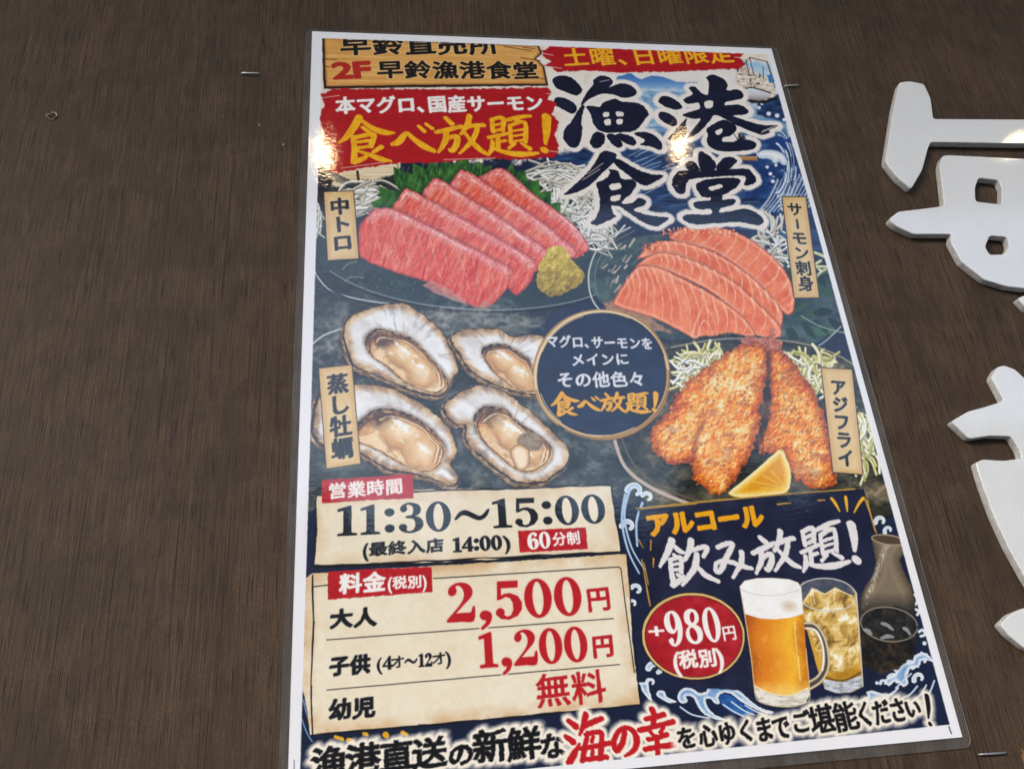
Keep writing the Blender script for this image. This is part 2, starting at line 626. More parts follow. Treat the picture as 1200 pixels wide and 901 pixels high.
# bold roman figures drawn as outlines in a 100-unit em (y up, baseline 0, height 72)
SERIF = {
    '0': (54, [ellipse(26, 36, 24, 37.5), ellipse(26, 36, 10.5, 33.5)]),
    '1': (44, [[(4, 0), (40, 0), (40, 4), (30, 6), (29.5, 10), (29.5, 73), (26, 73), (4, 65), (4, 60), (15, 62), (15, 10), (14, 6), (4, 4)]]),
    '2': (54, [catmull([(5, 56), (9, 67), (24, 74), (40, 70), (47, 58), (44, 46), (33, 34), (20, 20), (17, 15), (30, 15), (41, 15), (45, 18), (47, 25), (50, 25), (47, 0), (26, 0), (3, 0), (3, 5), (18, 22), (29, 37), (33, 50), (31, 62), (24, 69.5), (17, 68), (19, 60), (17, 53), (10, 50)], 3)]),
    '3': (54, [catmull([(6, 57), (10, 68), (24, 74), (40, 69), (46, 57), (42, 45), (34, 39.5), (44, 35), (50, 21), (44, 6), (26, -1.5), (10, 3), (3, 13), (7, 20), (14, 20), (18, 14), (17, 6), (22, 2.5), (31, 6), (35.5, 20), (31, 33), (20, 36), (16, 38), (20, 41), (29, 43), (32, 57), (29, 67), (22, 70), (17, 67), (19, 58), (13, 51)], 3)]),
    '4': (54, [[(30, 0), (44, 0), (44, 16), (52, 16), (52, 22), (44, 22), (44, 73), (37, 73), (2, 23), (2, 16), (30, 16)], [(30, 22), (8, 22), (30, 55)]]),
    '5': (54, [[(9, 72), (45, 72), (44, 60), (14, 60), (13, 43), (20, 47), (30, 48), (43, 42), (49.5, 30), (49, 17), (41, 5), (26, -1.5), (12, 1), (4, 9), (4, 15), (9, 20), (15, 19), (18, 14), (17, 7), (22, 2.5), (30, 5), (35, 16), (35, 30), (30, 40), (22, 43), (13, 38), (7, 37)]]),
    '6': (54, [catmull([(45, 60), (44, 66), (36, 73), (24, 72), (10, 60), (3, 38), (5, 16), (14, 2), (27, -1.5), (42, 4), (50, 20), (47, 37), (36, 46), (25, 45), (17, 38), (17, 48), (23, 62), (30, 69), (35, 68), (33, 62), (37, 56)], 3), ellipse(27, 21, 8, 19)]),
    '8': (54, [catmull([(27, 74), (42, 69), (47, 57), (43, 45), (35, 40), (46, 32), (50, 19), (44, 5), (27, -1.5), (10, 4), (3, 17), (7, 30), (16, 38), (8, 46), (6, 57), (12, 69)], 3), ellipse(29, 56, 8, 13, -15), ellipse(24, 19, 11, 16, 15)]),
    '9': (54, [catmull([(7, 12), (8, 6), (16, -1), (28, 0), (42, 12), (49, 34), (47, 56), (38, 70), (25, 73.5), (10, 68), (2, 52), (5, 35), (16, 26), (27, 27), (35, 34), (35, 24), (29, 10), (22, 3), (17, 4), (19, 10), (15, 16)], 3), ellipse(25, 51, 8, 19)]),
    ':': (30, [ellipse(15, 12, 9, 9.5), ellipse(15, 52, 9, 9.5)]),
    ',': (30, [catmull([(5, 8), (8, 15), (15, 17), (23, 13), (25, 4), (20, -8), (9, -17), (6, -15), (14, -6), (15, 0), (9, 1)], 3)]),
    '~': (76, [catmull([(4, 28), (14, 44), (26, 48), (40, 40), (52, 32), (60, 36), (70, 48), (73, 46), (66, 30), (54, 22), (42, 26), (28, 35), (18, 36), (7, 26)], 3)]),
    '+': (50, [[(20, 12), (28, 12), (28, 31), (46, 31), (46, 39), (28, 39), (28, 58), (20, 58), (20, 39), (2, 39), (2, 31), (20, 31)]]),
    '-': (60, [[(4, 32), (56, 32), (56, 40), (4, 40)]]),
}


def glyph(ch, serif):
    """edge list (em units, y up) and advance"""
    key = (ch, serif)
    if key in _cache: return _cache[key]
    if serif and ch in SERIF:
        adv, loops = SERIF[ch]
        E = np.concatenate([edges(np.asarray(l, float) / 100) for l in loops])
        r = (E, adv / 100)
    else:
        _fc.body = ch
        dg = bpy.context.evaluated_depsgraph_get()
        dg.update()
        me = bpy.data.meshes.new_from_object(_fo.evaluated_get(dg))
        v = np.array([q.co[:2] for q in me.vertices])
        E = np.array([np.concatenate([v[e.vertices[0]], v[e.vertices[1]]]) for e in me.edges]) if len(me.edges) else np.zeros((0, 4))
        bpy.data.meshes.remove(me)
        if ord(ch) > 0x2000:
            r = (E, 'cjk')
        else:
            if len(E):
                x0, x1 = min(E[:, 0].min(), E[:, 2].min()), max(E[:, 0].max(), E[:, 2].max())
                E = E - [x0 - .04, 0, x0 - .04, 0]
                r = (E, x1 - x0 + .08)
            else:
                r = (E, .25)
    _cache[key] = r
    return r


# size of a full-width character in the fallback font (measured once, so any font scale works)
_E0, _ = glyph('国', False)
CJ_X0, CJ_X1 = min(_E0[:, 0].min(), _E0[:, 2].min()), max(_E0[:, 0].max(), _E0[:, 2].max())
CJ_Y0, CJ_Y1 = min(_E0[:, 1].min(), _E0[:, 3].min()), max(_E0[:, 1].max(), _E0[:, 3].max())
CJ = (CJ_X1 - CJ_X0) / .80
CJ_CX, CJ_CY = (CJ_X0 + CJ_X1) / 2, (CJ_Y0 + CJ_Y1) / 2


def nibbed(x, y, k, deg=-30):
    """broad pen metric: distances along the pen's slanted edge count less, so strokes across it grow thicker"""
    c, s = math.cos(math.radians(deg)), math.sin(math.radians(deg))
    return (x * c + y * s) * k, -x * s + y * c


class Letters:
    """collects glyph edges in grid units, then draws them in one go (nib = brush-like thick and thin)"""
    def __init__(s): s.g = []; s.strokes = []

    def text(s, string, p0, p1, h, vertical=False, serif=False, tilt=.05, fill=1.0, gap=0.):
        a, b = mm(p0), mm(p1)
        L = np.linalg.norm(b - a)
        e = (b - a) / L
        sc = np.linalg.norm(mm((p0[0], p0[1] + 5)) - mm((p0[0], p0[1] - 5))) / 10   # cells per photo pixel
        H = h * sc
        if vertical:
            right, up = np.array([-e[1], e[0]]) * -1., -e
            if right[0] < 0: right = -right
            n = len(string)
            for k, ch in enumerate(string):
                E, _ = glyph(ch, False)
                cen = a + e * L * (k + .5) / n
                q = np.concatenate([(E[:, [0, 1]] - [CJ_CX, CJ_CY]) / CJ, (E[:, [2, 3]] - [CJ_CX, CJ_CY]) / CJ], 1) * fill
                if ch == 'ー': q = q[:, [1, 0, 3, 2]] * .8
                s._add(q, cen, right * H, up * L / n * 1.02, tilt)
            return s
        up = np.array([e[1], -e[0]])
        advs = []
        for ch in string:
            E, ad = glyph(ch, serif)
            advs.append(((.56 if ch == '、' else 1.0) if ad == 'cjk' else ad * .92) + gap)
        tot = sum(advs)
        x = 0
        for ch, ad in zip(string, advs):
            E, kind = glyph(ch, serif)
            wd_ = L / tot
            if kind == 'cjk':
                cen = a + e * (x + .5) * wd_
                q = np.concatenate([(E[:, [0, 1]] - [CJ_CX, CJ_CY]) / CJ, (E[:, [2, 3]] - [CJ_CX, CJ_CY]) / CJ], 1) * fill
                s._add(q, cen, e * wd_, up * H, tilt)
            elif len(E):
                q = E.copy()
                q[:, [0, 2]] *= .92
                q[:, [1, 3]] -= .36
                s._add(q, a + e * x * wd_, e * wd_, up * H / (.74 if serif else .80), 0)
            x += ad
        return s

    def _add(s, q, cen, ex, ey, tilt):
        if not len(q): return
        qq = q.copy()
        qq[:, 1] += tilt * q[:, 0]
        qq[:, 3] += tilt * q[:, 2]
        s.g.append(np.concatenate([cen + qq[:, [0]] * ex + qq[:, [1]] * ey, cen + qq[:, [2]] * ex + qq[:, [3]] * ey], 1))

    def loops(s, polys, smooth=3):
        """outlines in photo pixels"""
        for p in polys:
            p = catmull(p, smooth) if smooth else np.asarray(p, float)
            g = np.array([mm(q) for q in p])
            s.g.append(edges(g))
        return s

    def brush(s, strokes, f=None, k=1.0, smooth=4):
        """strokes (x, y, half width) in photo pixels, optionally moved by f (pixel -> pixel)"""
        for st in strokes:
            p = np.array(st, float)
            if smooth and len(p) > 2: p = catmull(p, smooth, False)
            out = []
            for x, y, w in p:
                q = f((x, y)) if f else (x, y)
                g = mm(q)
                sc = np.linalg.norm(mm((q[0] + 5, q[1])) - mm((q[0] - 5, q[1]))) / 10
                sv = np.linalg.norm(mm((q[0], q[1] + 5)) - mm((q[0], q[1] - 5))) / 10
                out.append((g[0], g[1], w * k * (sc + sv) / 2))
            s.strokes.append(np.array(out))
        return s

    def draw(s, col, bold=0., nib=(1., 1.), soft=1.3, rough=0., rs=5., halo=None, ident=True, seed=3, shade=None):
        """bold in grid cells; nib[0] below 1 = brush-like thick and thin strokes"""
        ext = [g.reshape(-1, 2) for g in s.g] + [p[:, :2] for p in s.strokes]
        pad = 8 + (halo[1] * 1.8 if halo else 0) + max([p[:, 2].max() for p in s.strokes], default=0)
        items = [(g, None) for g in s.g] + [(None, p) for p in s.strokes]
        W = gwin(np.concatenate(ext), pad + 4 + max([p[:, 2].max() for p in s.strokes], default=0))
        i0, j0 = W[0].start, W[1].start
        D = np.full((W[0].stop - i0, W[1].stop - j0), 60., np.float32)
        for g, p in items:
            w = gwin(g.reshape(-1, 2) if p is None else p[:, :2], pad + (0 if p is None else p[:, 2].max()))
            if w[0].stop <= w[0].start or w[1].stop <= w[1].start: continue
            X, Y = np.meshgrid(np.arange(w[1].start, w[1].stop, dtype=np.float32), np.arange(w[0].start, w[0].stop, dtype=np.float32))
            if p is None:
                if nib[0] < 1:
                    X, Y = nibbed(X, Y, nib[0])
                    g = np.concatenate([np.stack(nibbed(g[:, k], g[:, k + 1], nib[0]), 1) for k in (0, 2)], 1)
                d = sdf_edges(X, Y, g)
            else:
                d = sdf_stroke(*nibbed(X, Y, .80, 40), np.stack([*nibbed(p[:, 0], p[:, 1], .80, 40), p[:, 2] * .90], 1))
            v = D[w[0].start - i0:w[0].stop - i0, w[1].start - j0:w[1].stop - j0]
            np.minimum(v, d, out=v)
        X, Y = PX[W], PY[W]
        if halo:
            hc, hw, hs = halo[:3]
            ha = halo[3] if len(halo) > 3 else 1.
            hr = (fbm(X / 7, Y / 7, 3, 5) - .5) * hw * .5
            put(W, np.clip(.5 - (D - hw + hr) / hs, 0, 1) * ha, hc, False)
        d = D - bold
        if rough: d = d + (fbm(X / rs, Y / rs, 3, seed) - .5) * 2 * rough
        a = np.clip(.5 - d / soft, 0, 1)
        c = shade(X, Y, d) if shade else col
        put(W, a, c, ident)


def amap(src, dst):
    A = np.linalg.solve(np.array([[x, y, 1] for x, y in src], float), np.array(dst, float))
    return lambda q: (q[0] * A[0, 0] + q[1] * A[1, 0] + A[2, 0], q[0] * A[0, 1] + q[1] * A[1, 1] + A[2, 1])


tA, tB, tC = tile(350, 20, 4), tile(620, 40, 4), tile(340, 180, 4)
tD, tG, tH = tile(640, 200, 3.4286), tile(340, 540, 2.65), tile(700, 560, 2.7273)
tI, tJ, tK = tile(610, 355, 5.463), tile(740, 570, 4), tile(640, 800, 5)
tL, tM, tN = tile(420, 180, 4), tile(680, 250, 3.871), tile(740, 380, 4)
tO, tP, tQ = tile(500, 360, 4.0944), tile(360, 350, 3.915), tile(320, 700, 4.481)
tR, tT, tV = tile(840, 660, 4.8), tile(380, 560, 3.5294), tile(500, 660, 5)
tX, tY, tZ = tile(360, 810, 4), tile(860, 780, 4.4444), tile(850, 50, 4.2933)

NAVY = (27, 32, 58)
CREAM = (240, 226, 200)
INKBLACK = (26, 27, 34)
RED = (183, 26, 36)
GOLD = (236, 168, 28)
ALL = (slice(0, NY + 1), slice(0, NX + 1))

# ---------------------------------------------------------------- printed background
BG = part('background_print', -1, 'printed background of dark navy waves, slate and pale brushed paper')
n1 = fbm(PX / 60, PY / 60, 5, 1)
n2 = fbm(PX / 9, PY / 9, 4, 2)
put(ALL, np.ones_like(PX), ramp(n1 * .7 + n2 * .3, (20, 26, 46), (30, 38, 64), (46, 56, 86)))
# bare cream paper behind the top signs, brushed away downwards on the left
top = np.clip((196 + 14 * (n2 - .5) * 2 + 10 * (n1 - .5) - PY - .03 * (PX - 400)) / 6, 0, 1)
put(ALL, top, ramp(n2, (222, 205, 182), (236, 224, 208), (243, 234, 222)))
# bleached bamboo boards at the left under the banner
poly([(374, 190), (470, 190), (470, 200), (455, 211), (404, 226), (380, 214)], lambda x, y, d: ramp(fbm(x / 30, y / 1.5, 3, 4), (205, 178, 136), (232, 212, 176), (246, 232, 206)), 1.2, 3)
line([(419, 203), (421, 219)], (70, 48, 34), 1.6)
for k in range(9):
    line([(376 + k * 4, 196 + k * 2), (392 + k * 4, 214 + k * 1.3)], (38, 36, 48), .5 + .1 * (k % 3), alpha=.7)
poly([(372, 196), (392, 214), (384, 222), (400, 232), (372, 234)], (34, 36, 50), 1.5, 3, 3)
# sky, hills and sea behind the title
poly([(700, 84), (905, 76), (936, 205), (960, 300), (760, 300), (700, 190)], lambda x, y, d: ramp((y - 84 + 26 * (fbm(x / 14, y / 4, 4, 3) - .5)) / 150, (234, 226, 216), (228, 224, 222), (120, 158, 190), (46, 76, 118), (26, 44, 78), (22, 36, 66)), 5, 6, 12)
poly([(862, 74), (902, 78), (914, 112), (880, 106), (866, 98)], lambda x, y, d: ramp((y - 74) / 34, (150, 192, 222), (206, 222, 230), (232, 230, 226)), 4, 3, 8)
poly([(716, 98), (724, 92), (738, 88), (750, 95), (762, 91), (776, 92), (792, 98), (816, 99), (816, 107), (740, 106), (722, 103)], lambda x, y, d: ramp((y - 88) / 18, (66, 112, 172), (92, 138, 192), (146, 180, 214)), 1.2, 1, 5)
w, X, Y, d = poly([(720, 108), (790, 106), (820, 112), (810, 140), (760, 160), (735, 130)], lambda x, y, d: ramp(fbm(x / 8, y / 2.2, 4, 8), (60, 108, 158), (150, 184, 208), (236, 234, 230)), 8, 3, ident=False)
# navy water with white rushing streaks below the title
poly([(640, 182), (700, 172), (790, 196), (900, 190), (945, 205), (975, 300), (890, 275), (800, 262), (700, 245), (655, 215), (622, 196)], lambda x, y, d: ramp(fbm(x / 26, y / 3.5, 5, 12), (14, 24, 50), (24, 42, 76), (48, 80, 124), (110, 140, 176)), 4, 6, 9)
rnd = random.Random(3)
for k in range(26):
    x, y = rnd.uniform(650, 790), rnd.uniform(176, 236)
    L = rnd.uniform(14, 46)
    line([(x, y), (x + L, y - L * rnd.uniform(.25, .55))], (206, 216, 228), rnd.uniform(.25, .6), alpha=rnd.uniform(.3, .8))
for k in range(34):
    x, y = rnd.uniform(690, 915), rnd.uniform(200, 262)
    L = rnd.uniform(8, 30)
    line([(x, y), (x + L, y + rnd.uniform(-4, 4))], (150, 172, 200), rnd.uniform(.25, .7), alpha=rnd.uniform(.2, .6))
# blue waves drawn in white lines at the right
poly(tZ([(150, 480), (240, 480), (330, 490), (372, 640), (412, 790), (415, 890), (280, 890), (180, 800), (100, 780), (120, 600)]), lambda x, y, d: ramp(fbm(x / 12, y / 5, 4, 15), (18, 36, 76), (36, 66, 116), (86, 120, 164)), 3, 3)
poly(tZ([(150, 300), (260, 270), (280, 300), (315, 420), (260, 400), (160, 372)]), lambda x, y, d: ramp(fbm(x / 10, y / 2.5, 4, 16), (16, 28, 50), (34, 58, 96), (86, 118, 160)), 3, 2)
for r, wd_ in ((1., 2.6), (1.18, 1.6), (1.36, 1.3), (1.55, 1.2)):
    pts = [(238 + 66 * r * math.sin(a) * 1.0, 640 + 128 * r * -math.cos(a)) for a in np.linspace(.25, 2.9, 14)]
    line(tZ(pts), (214, 224, 234), wd_ / 4.29 * 2.0)
for k in range(14):
    x0 = 150 + k * 22
    line(tZ([(x0, 870 - k * 3), (x0 + 60, 800 - k * 5), (x0 + 110, 700 - k * 6)]), (206, 216, 228), .7 if k % 3 else 1.2, alpha=.8)
for k in range(26):
    a0 = rnd.uniform(.2, 2.2)
    r0 = rnd.uniform(.85, 1.75)
    t = np.linspace(a0, a0 + rnd.uniform(.3, .9), 8)
    line(tZ([(238 + 66 * r0 * math.sin(a), 640 - 128 * r0 * math.cos(a)) for a in t]), rnd.choice([(224, 230, 236), (150, 178, 210), (20, 36, 72)]), rnd.uniform(.35, .9), alpha=.85)
poly(tZ([(150, 560), (180, 545), (240, 545), (290, 565), (308, 600), (300, 625), (275, 620), (265, 605), (255, 618), (235, 615), (228, 598), (200, 590), (165, 590)]), lambda x, y, d: ramp(-d / 5, (180, 200, 218), (240, 240, 238)), 1., .8, 3, 2)
line(tZ([(160, 560), (185, 546), (240, 547), (288, 566), (310, 600)]), (60, 84, 120), .7)
poly(tZ([(50, 580), (155, 580), (158, 602), (60, 600)]), lambda x, y, d: ramp((y - 185) / 6, (206, 160, 100), (150, 104, 60)), 1)
poly(tZ([(235, 490), (270, 480), (300, 495), (330, 482), (345, 520), (300, 510), (320, 560), (290, 540), (262, 515)]), (34, 70, 128), 1.2, 1, 3, 2)
for x, y, r in ((205, 298, 9), (180, 316, 9), (166, 336, 9), (214, 366, 12), (256, 376, 12), (292, 396, 10), (198, 492, 7), (233, 528, 8), (206, 634, 9), (222, 668, 10), (234, 706, 10), (250, 625, 8)):
    c = (230, 234, 238) if y < 480 or y > 600 else (40, 66, 112)
    poly(tZ(ellipse(x, y, r, r * .9, n=12)), c, 1.1)
for k in range(60):
    x, y = rnd.uniform(905, 950), rnd.uniform(200, 245)
    poly(ellipse(x, y, rnd.uniform(.5, 1.5), rnd.uniform(.4, 1.1), n=8), (206, 218, 230), .8, alpha=.8)

# moored fishing boat at the top right
BOAT = part('boat_picture', -1, 'small picture of a moored white fishing boat in the top right corner')
poly(tZ([(75, 130), (100, 125), (150, 160), (235, 200), (250, 270), (235, 290), (190, 300), (120, 306), (100, 296), (92, 262), (60, 235), (40, 190)]), lambda x, y, d: ramp(fbm(x / 4, y / 3, 4, 20), (96, 74, 56), (206, 186, 160), (236, 226, 212), (120, 130, 140)), 1.5, 2, 4)
poly(tZ([(92, 262), (100, 238), (130, 232), (225, 258), (220, 286), (180, 300), (120, 306), (100, 296)]), lambda x, y, d: ramp((y - 106) / 14, (226, 228, 232), (206, 206, 208), (150, 140, 132)), 1, .5)
line(tZ([(100, 240), (135, 236), (225, 262)]), (40, 44, 60), .7)
for k in range(46):
    x, y = rnd.uniform(55, 235), rnd.uniform(150, 236)
    if y < 150 + (x - 60) * .28: continue
    L = rnd.uniform(5, 22)
    q = [(x, y), (x + L, y + L * .18)] if k % 3 else [(x, y), (x + L * .1, y - L)]
    line(tZ(q), rnd.choice([(44, 40, 46), (120, 84, 56), (244, 240, 232), (70, 84, 104), (244, 240, 232)]), rnd.uniform(.35, .9), ident=True)
for a, b in (((118, 85), (140, 175)), ((98, 95), (115, 165)), ((118, 85), (205, 105)), ((205, 105), (228, 170)), ((205, 105), (245, 235)), ((70, 120), (80, 150)), ((185, 130), (188, 190)), ((120, 85), (80, 130))):
    line(tZ([a, b]), (66, 62, 70), .45)
poly(tZ([(100, 298), (190, 300), (240, 280), (262, 290), (200, 316), (130, 312)]), (24, 26, 34), 2, 1.5)
poly(tZ([(205, 175), (228, 165), (245, 205), (220, 215)]), (66, 120, 176), 1.5, 1, 3, ident=False)

# ---------------------------------------------------------------- dark slate plates behind the food
use(BG)


def slate(x, y, d, s=30):
    t = fbm(x / 34, y / 20, 5, s) * .7 + fbm(x / 5, y / 3.5, 4, s + 2) * .3
    return ramp(t * 1.5 - .25, (10, 13, 15), (28, 33, 35), (54, 60, 60), (96, 100, 96), (140, 140, 134))


poly([(369, 228), (470, 205), (690, 205), (720, 250), (705, 330), (640, 372), (560, 380), (400, 380), (366, 350)], lambda x, y, d: slate(x, y, d, 30), 3, 4)
poly([(366, 330), (560, 356), (640, 372), (640, 380), (600, 400), (740, 520), (745, 596), (700, 572), (400, 590), (358, 600)], lambda x, y, d: slate(x, y, d, 40), 3, 4)
poly(ellipse(555, 292, 192, 72, 3), lambda x, y, d: ramp(fbm(x / 40, y / 16, 4, 33) * .75 + .25 * fbm(x / 5, y / 4, 3, 34), (30, 42, 44), (46, 60, 62), (72, 86, 86)), 2)
line(ellipse(555, 292, 192, 72, 3, 60)[2:26], (150, 158, 156), .8, smooth=2, alpha=.8)
line(ellipse(555, 294.5, 192, 72, 3, 60)[2:26], (12, 16, 18), 1.3, smooth=2, alpha=.8)
for k in range(240):     # specks and glints of the stoneware
    x, y = rnd.uniform(372, 735), rnd.uniform(318, 384)
    poly(ellipse(x, y, rnd.uniform(.4, 1.8), rnd.uniform(.3, .7), rnd.uniform(-25, 25), 7), rnd.choice([(120, 128, 126), (84, 92, 92), (14, 18, 20)]), .8, alpha=.6)
line([(368, 318), (385, 340), (420, 352), (480, 360)], (196, 204, 204), .9, alpha=.9)
line([(372, 322), (392, 343), (430, 357), (520, 365)], (20, 26, 28), 1.2, alpha=.8)
for k in range(110):   # chopped herb reflections on the plate
    x, y = rnd.gauss(447, 22), rnd.gauss(334, 7)
    poly(ellipse(x, y, rnd.uniform(1, 3.4), rnd.uniform(.5, 1.4), rnd.uniform(0, 180), 8), rnd.choice([(40, 62, 44), (26, 42, 36), (74, 98, 62), (20, 30, 32)]), .9, .4, 2, alpha=.75)
for p in ([(402, 317), (408, 311), (418, 308)], [(404, 331), (412, 326), (426, 327)]):
    line(p, (118, 142, 100), .9, alpha=.8)
# salmon plate
poly(ellipse(838, 345, 152, 66, 10), lambda x, y, d: ramp(fbm(x / 26, y / 18, 5, 51) * .7 + .3 * fbm(x / 4, y / 4, 3, 52), (24, 32, 42), (48, 62, 68), (84, 104, 98), (132, 140, 128)), 2)
line([(738, 268), (704, 288), (690, 318), (692, 348), (706, 368), (730, 380)], (206, 206, 196), .9)
line([(743, 272), (710, 292), (697, 320), (699, 346)], (120, 128, 128), .5)
for k in range(46):    # pale broken reflections at the left of the salmon
    x, y = rnd.uniform(703, 745), rnd.uniform(290, 360)
    line([(x, y), (x + rnd.uniform(2, 7), y - rnd.uniform(2, 9))], rnd.choice([(214, 190, 158), (190, 176, 156), (96, 118, 92), (226, 206, 180)]), rnd.uniform(.5, 1.3), alpha=.8)
poly([(706, 356), (726, 350), (760, 372), (790, 392), (740, 384), (712, 372)], lambda x, y, d: ramp(fbm(x / 5, y / 3, 3, 53), (120, 84, 60), (206, 150, 112), (90, 74, 66)), 3, 3, alpha=.85)
for k in range(26):    # green leaf mass at the right of the salmon
    x, y = rnd.uniform(925, 990), rnd.uniform(318, 396)
    a = rnd.uniform(-.6, .9)
    L = rnd.uniform(12, 30)
    poly([(x - L * .5 * math.cos(a), y - L * .5 * math.sin(a)), (x + 4 * math.sin(a), y - 5 * math.cos(a)), (x + L * .5 * math.cos(a), y + L * .5 * math.sin(a)), (x - 4 * math.sin(a), y + 5 * math.cos(a))],
         rnd.choice([(36, 60, 46), (52, 82, 58), (72, 104, 76), (30, 44, 44)]), 1.4, 1, 3, 3)
line([(938, 372), (960, 384), (990, 392)], (140, 152, 140), .8)
line([(930, 420), (962, 404), (984, 384)], (176, 178, 168), .8)


def strands(n, centre, spread, L, cols, wd_, seed, ang=(0, 360), bend=.5, ident=False):
    r = random.Random(seed)
    for _ in range(n):
        x, y = centre[0] + r.uniform(-1, 1) * spread[0], centre[1] + r.uniform(-1, 1) * spread[1]
        a = math.radians(r.uniform(*ang))
        l = L * r.uniform(.5, 1.2)
        b = r.uniform(-bend, bend) * l
        dx, dy = math.cos(a) * l / 2, math.sin(a) * l / 2
        col = r.choice(cols)
        ww = wd_ * r.uniform(.7, 1.25)
        sh = tuple(int(c * .55) for c in col)
        pts = [(x - dx, y - dy), (x - dy * b / l * .9, y + dx * b / l * .9), (x + dx, y + dy)]
        line([(p[0] + .5, p[1] + .9) for p in pts], sh, ww + .35, ident=ident, alpha=.8)
        line(pts, col, ww, ident=ident)


DAIKON = [(236, 234, 224), (222, 218, 204), (246, 244, 236), (206, 200, 182)]
RAD = part('radish_strands', -1, 'printed shreds of white radish left of the red fish')
strands(41, (425, 236), (22, 14), 42, DAIKON, 1.25, 5, (-50, 20), ident=True)
part('radish_strands', -1, 'printed shreds of white radish right of the red fish')
strands(102, (672, 240), (34, 30), 44, DAIKON, 1.1, 6, ident=True)
strands(38, (700, 275), (14, 16), 34, DAIKON, 1.0, 7, ident=True)
strands(35, (650, 208), (24, 10), 40, DAIKON, 1.0, 8, (-20, 40), ident=True)
part('radish_strands', -1, 'printed shreds of white radish behind the salmon')
strands(41, (915, 292), (30, 18), 30, DAIKON, 1.2, 9, ident=True)
strands(9, (950, 318), (14, 24), 30, [(206, 214, 170), (226, 222, 176)], 1.3, 10, ident=True)
use(RAD)
strands(10, (372, 262), (5, 16), 24, DAIKON, .8, 11, (60, 120), ident=True)
use(BG)
strands(10, (905, 262), (22, 5), 26, [(222, 216, 200)], 1.2, 12, (60, 110), ident=False)

# shiso leaves, spiky and dark green
SHISO = part('shiso_leaves', -1, 'printed green saw edged leaves behind the red fish')


def leafcol(x, y, d):
    return ramp(fbm(x / 5, y / 7, 4, 61) * .8 + .3 * (vnoise(x / 2.2 + y / 5, y / 9, 3) - .5), (22, 54, 28), (50, 98, 46), (86, 138, 64), (150, 184, 106))


poly(tL([(165, 70), (205, 88), (252, 105), (255, 52), (320, 85), (335, 38), (372, 70), (405, 30), (440, 62), (470, 35), (510, 30), (530, 70), (560, 45), (600, 70), (625, 60), (620, 100), (560, 130), (430, 160), (330, 190), (200, 185), (170, 150)]), leafcol, 1., .8, 3)
poly(tL([(60, 238), (105, 215), (95, 160), (150, 180), (200, 185), (210, 230), (180, 262), (120, 262), (75, 262)]), leafcol, 1., .8, 3)
poly(tL([(690, 90), (718, 52), (735, 95), (780, 85), (795, 140), (845, 130), (852, 190), (900, 182), (902, 240), (948, 235), (945, 285), (985, 300), (940, 310), (860, 270), (780, 190)]), leafcol, 1., .8, 3)
for k in range(40):
    x = rnd.uniform(462, 570)
    y = rnd.uniform(200, 218)
    line([(x, y), (x + rnd.uniform(-3, 3), y - rnd.uniform(5, 12))], rnd.choice([(120, 158, 96), (18, 40, 26)]), .45, alpha=.6, ident=True)


def soft_shadow(pts, dx=1.5, dy=3, spread=9, alpha=.45):
    """the printed photographs' own soft shade beside each piece of food"""
    q = np.asarray(pts, float)[:, :2] + [dx, dy]
    w = window(q, 26)
    X, Y = PX[w], PY[w]
    d = sdf_edges(X, Y, edges(q))
    put(w, np.clip(.5 - d / spread, 0, 1) ** 1.3 * alpha, (16, 14, 16), False)


# ---------------------------------------------------------------- tuna
def tuna_slice(pts, ridge, seed, ang):
    part('tuna_slice')
    W = rdg = np.asarray(ridge, float)

    def col(x, y, d):
        rx, ry = rot(x, y, ang)
        t = fbm(rx / 3.2, ry / 22, 5, seed) * .6 + fbm(x / 18, y / 18, 3, seed + 5) * .4
        c = ramp(t * 1.25 - .1, (178, 36, 32), (212, 68, 54), (226, 96, 76), (238, 132, 108), (250, 180, 156))
        # firm bright edge along the upper ridge of the slice
        ds = sdf_stroke(x, y, np.concatenate([rdg, np.full((len(rdg), 1), .1)], 1))
        f = np.clip(1 - ds / (6.5 + 7 * fbm(x / 4, y / 4, 3, seed + 9)), 0, 1)
        g = fbm(x / 2.2, y / 2.2, 4, seed + 11)
        c = lerp(c, ramp(g * 1.1 - .05, (224, 112, 110), (240, 156, 150), (252, 206, 196)), np.clip(f * 1.6, 0, 1) * .8)
        c = lerp(c, (150, 30, 42), np.clip((d + 3.2) / 3.2, 0, 1) * .55)
        gy_, gx_ = np.gradient(fbm(rx / 3.5, ry / 9, 3, seed + 50))
        c = np.clip(c * (1 - (.9 * gy_ + .7 * gx_))[..., None], 0, 1)
        v = np.abs(fbm(rx / 6.5 + fbm(x / 14, y / 14, 3, seed + 2) * 2, ry / 70, 3, seed + 21) - .5)
        c = lerp(c, (248, 196, 184), np.clip(1 - v / .022, 0, 1) * .40)
        c = lerp(c, (250, 214, 206), np.clip((g - .66) * 6, 0, 1) * .5)
        return c
    soft_shadow(pts, -2, -1, 9, .5)
    poly(pts, col, 1., .8, 3.0, 2, seed)
    rr = random.Random(seed)
    q = catmull(rdg, 8, False)
    for _ in range(16):          # wet glints along the cut edge
        i = rr.randrange(2, len(q) - 6)
        n = rr.randrange(2, 5)
        oy = rr.uniform(0, 5)
        line([(q[i + j][0] + rr.uniform(-.6, .6), q[i + j][1] + oy + rr.uniform(-.5, .5), rr.uniform(.25, .6)) for j in range(n)], (255, 236, 228), alpha=rr.uniform(.4, .8), smooth=2)


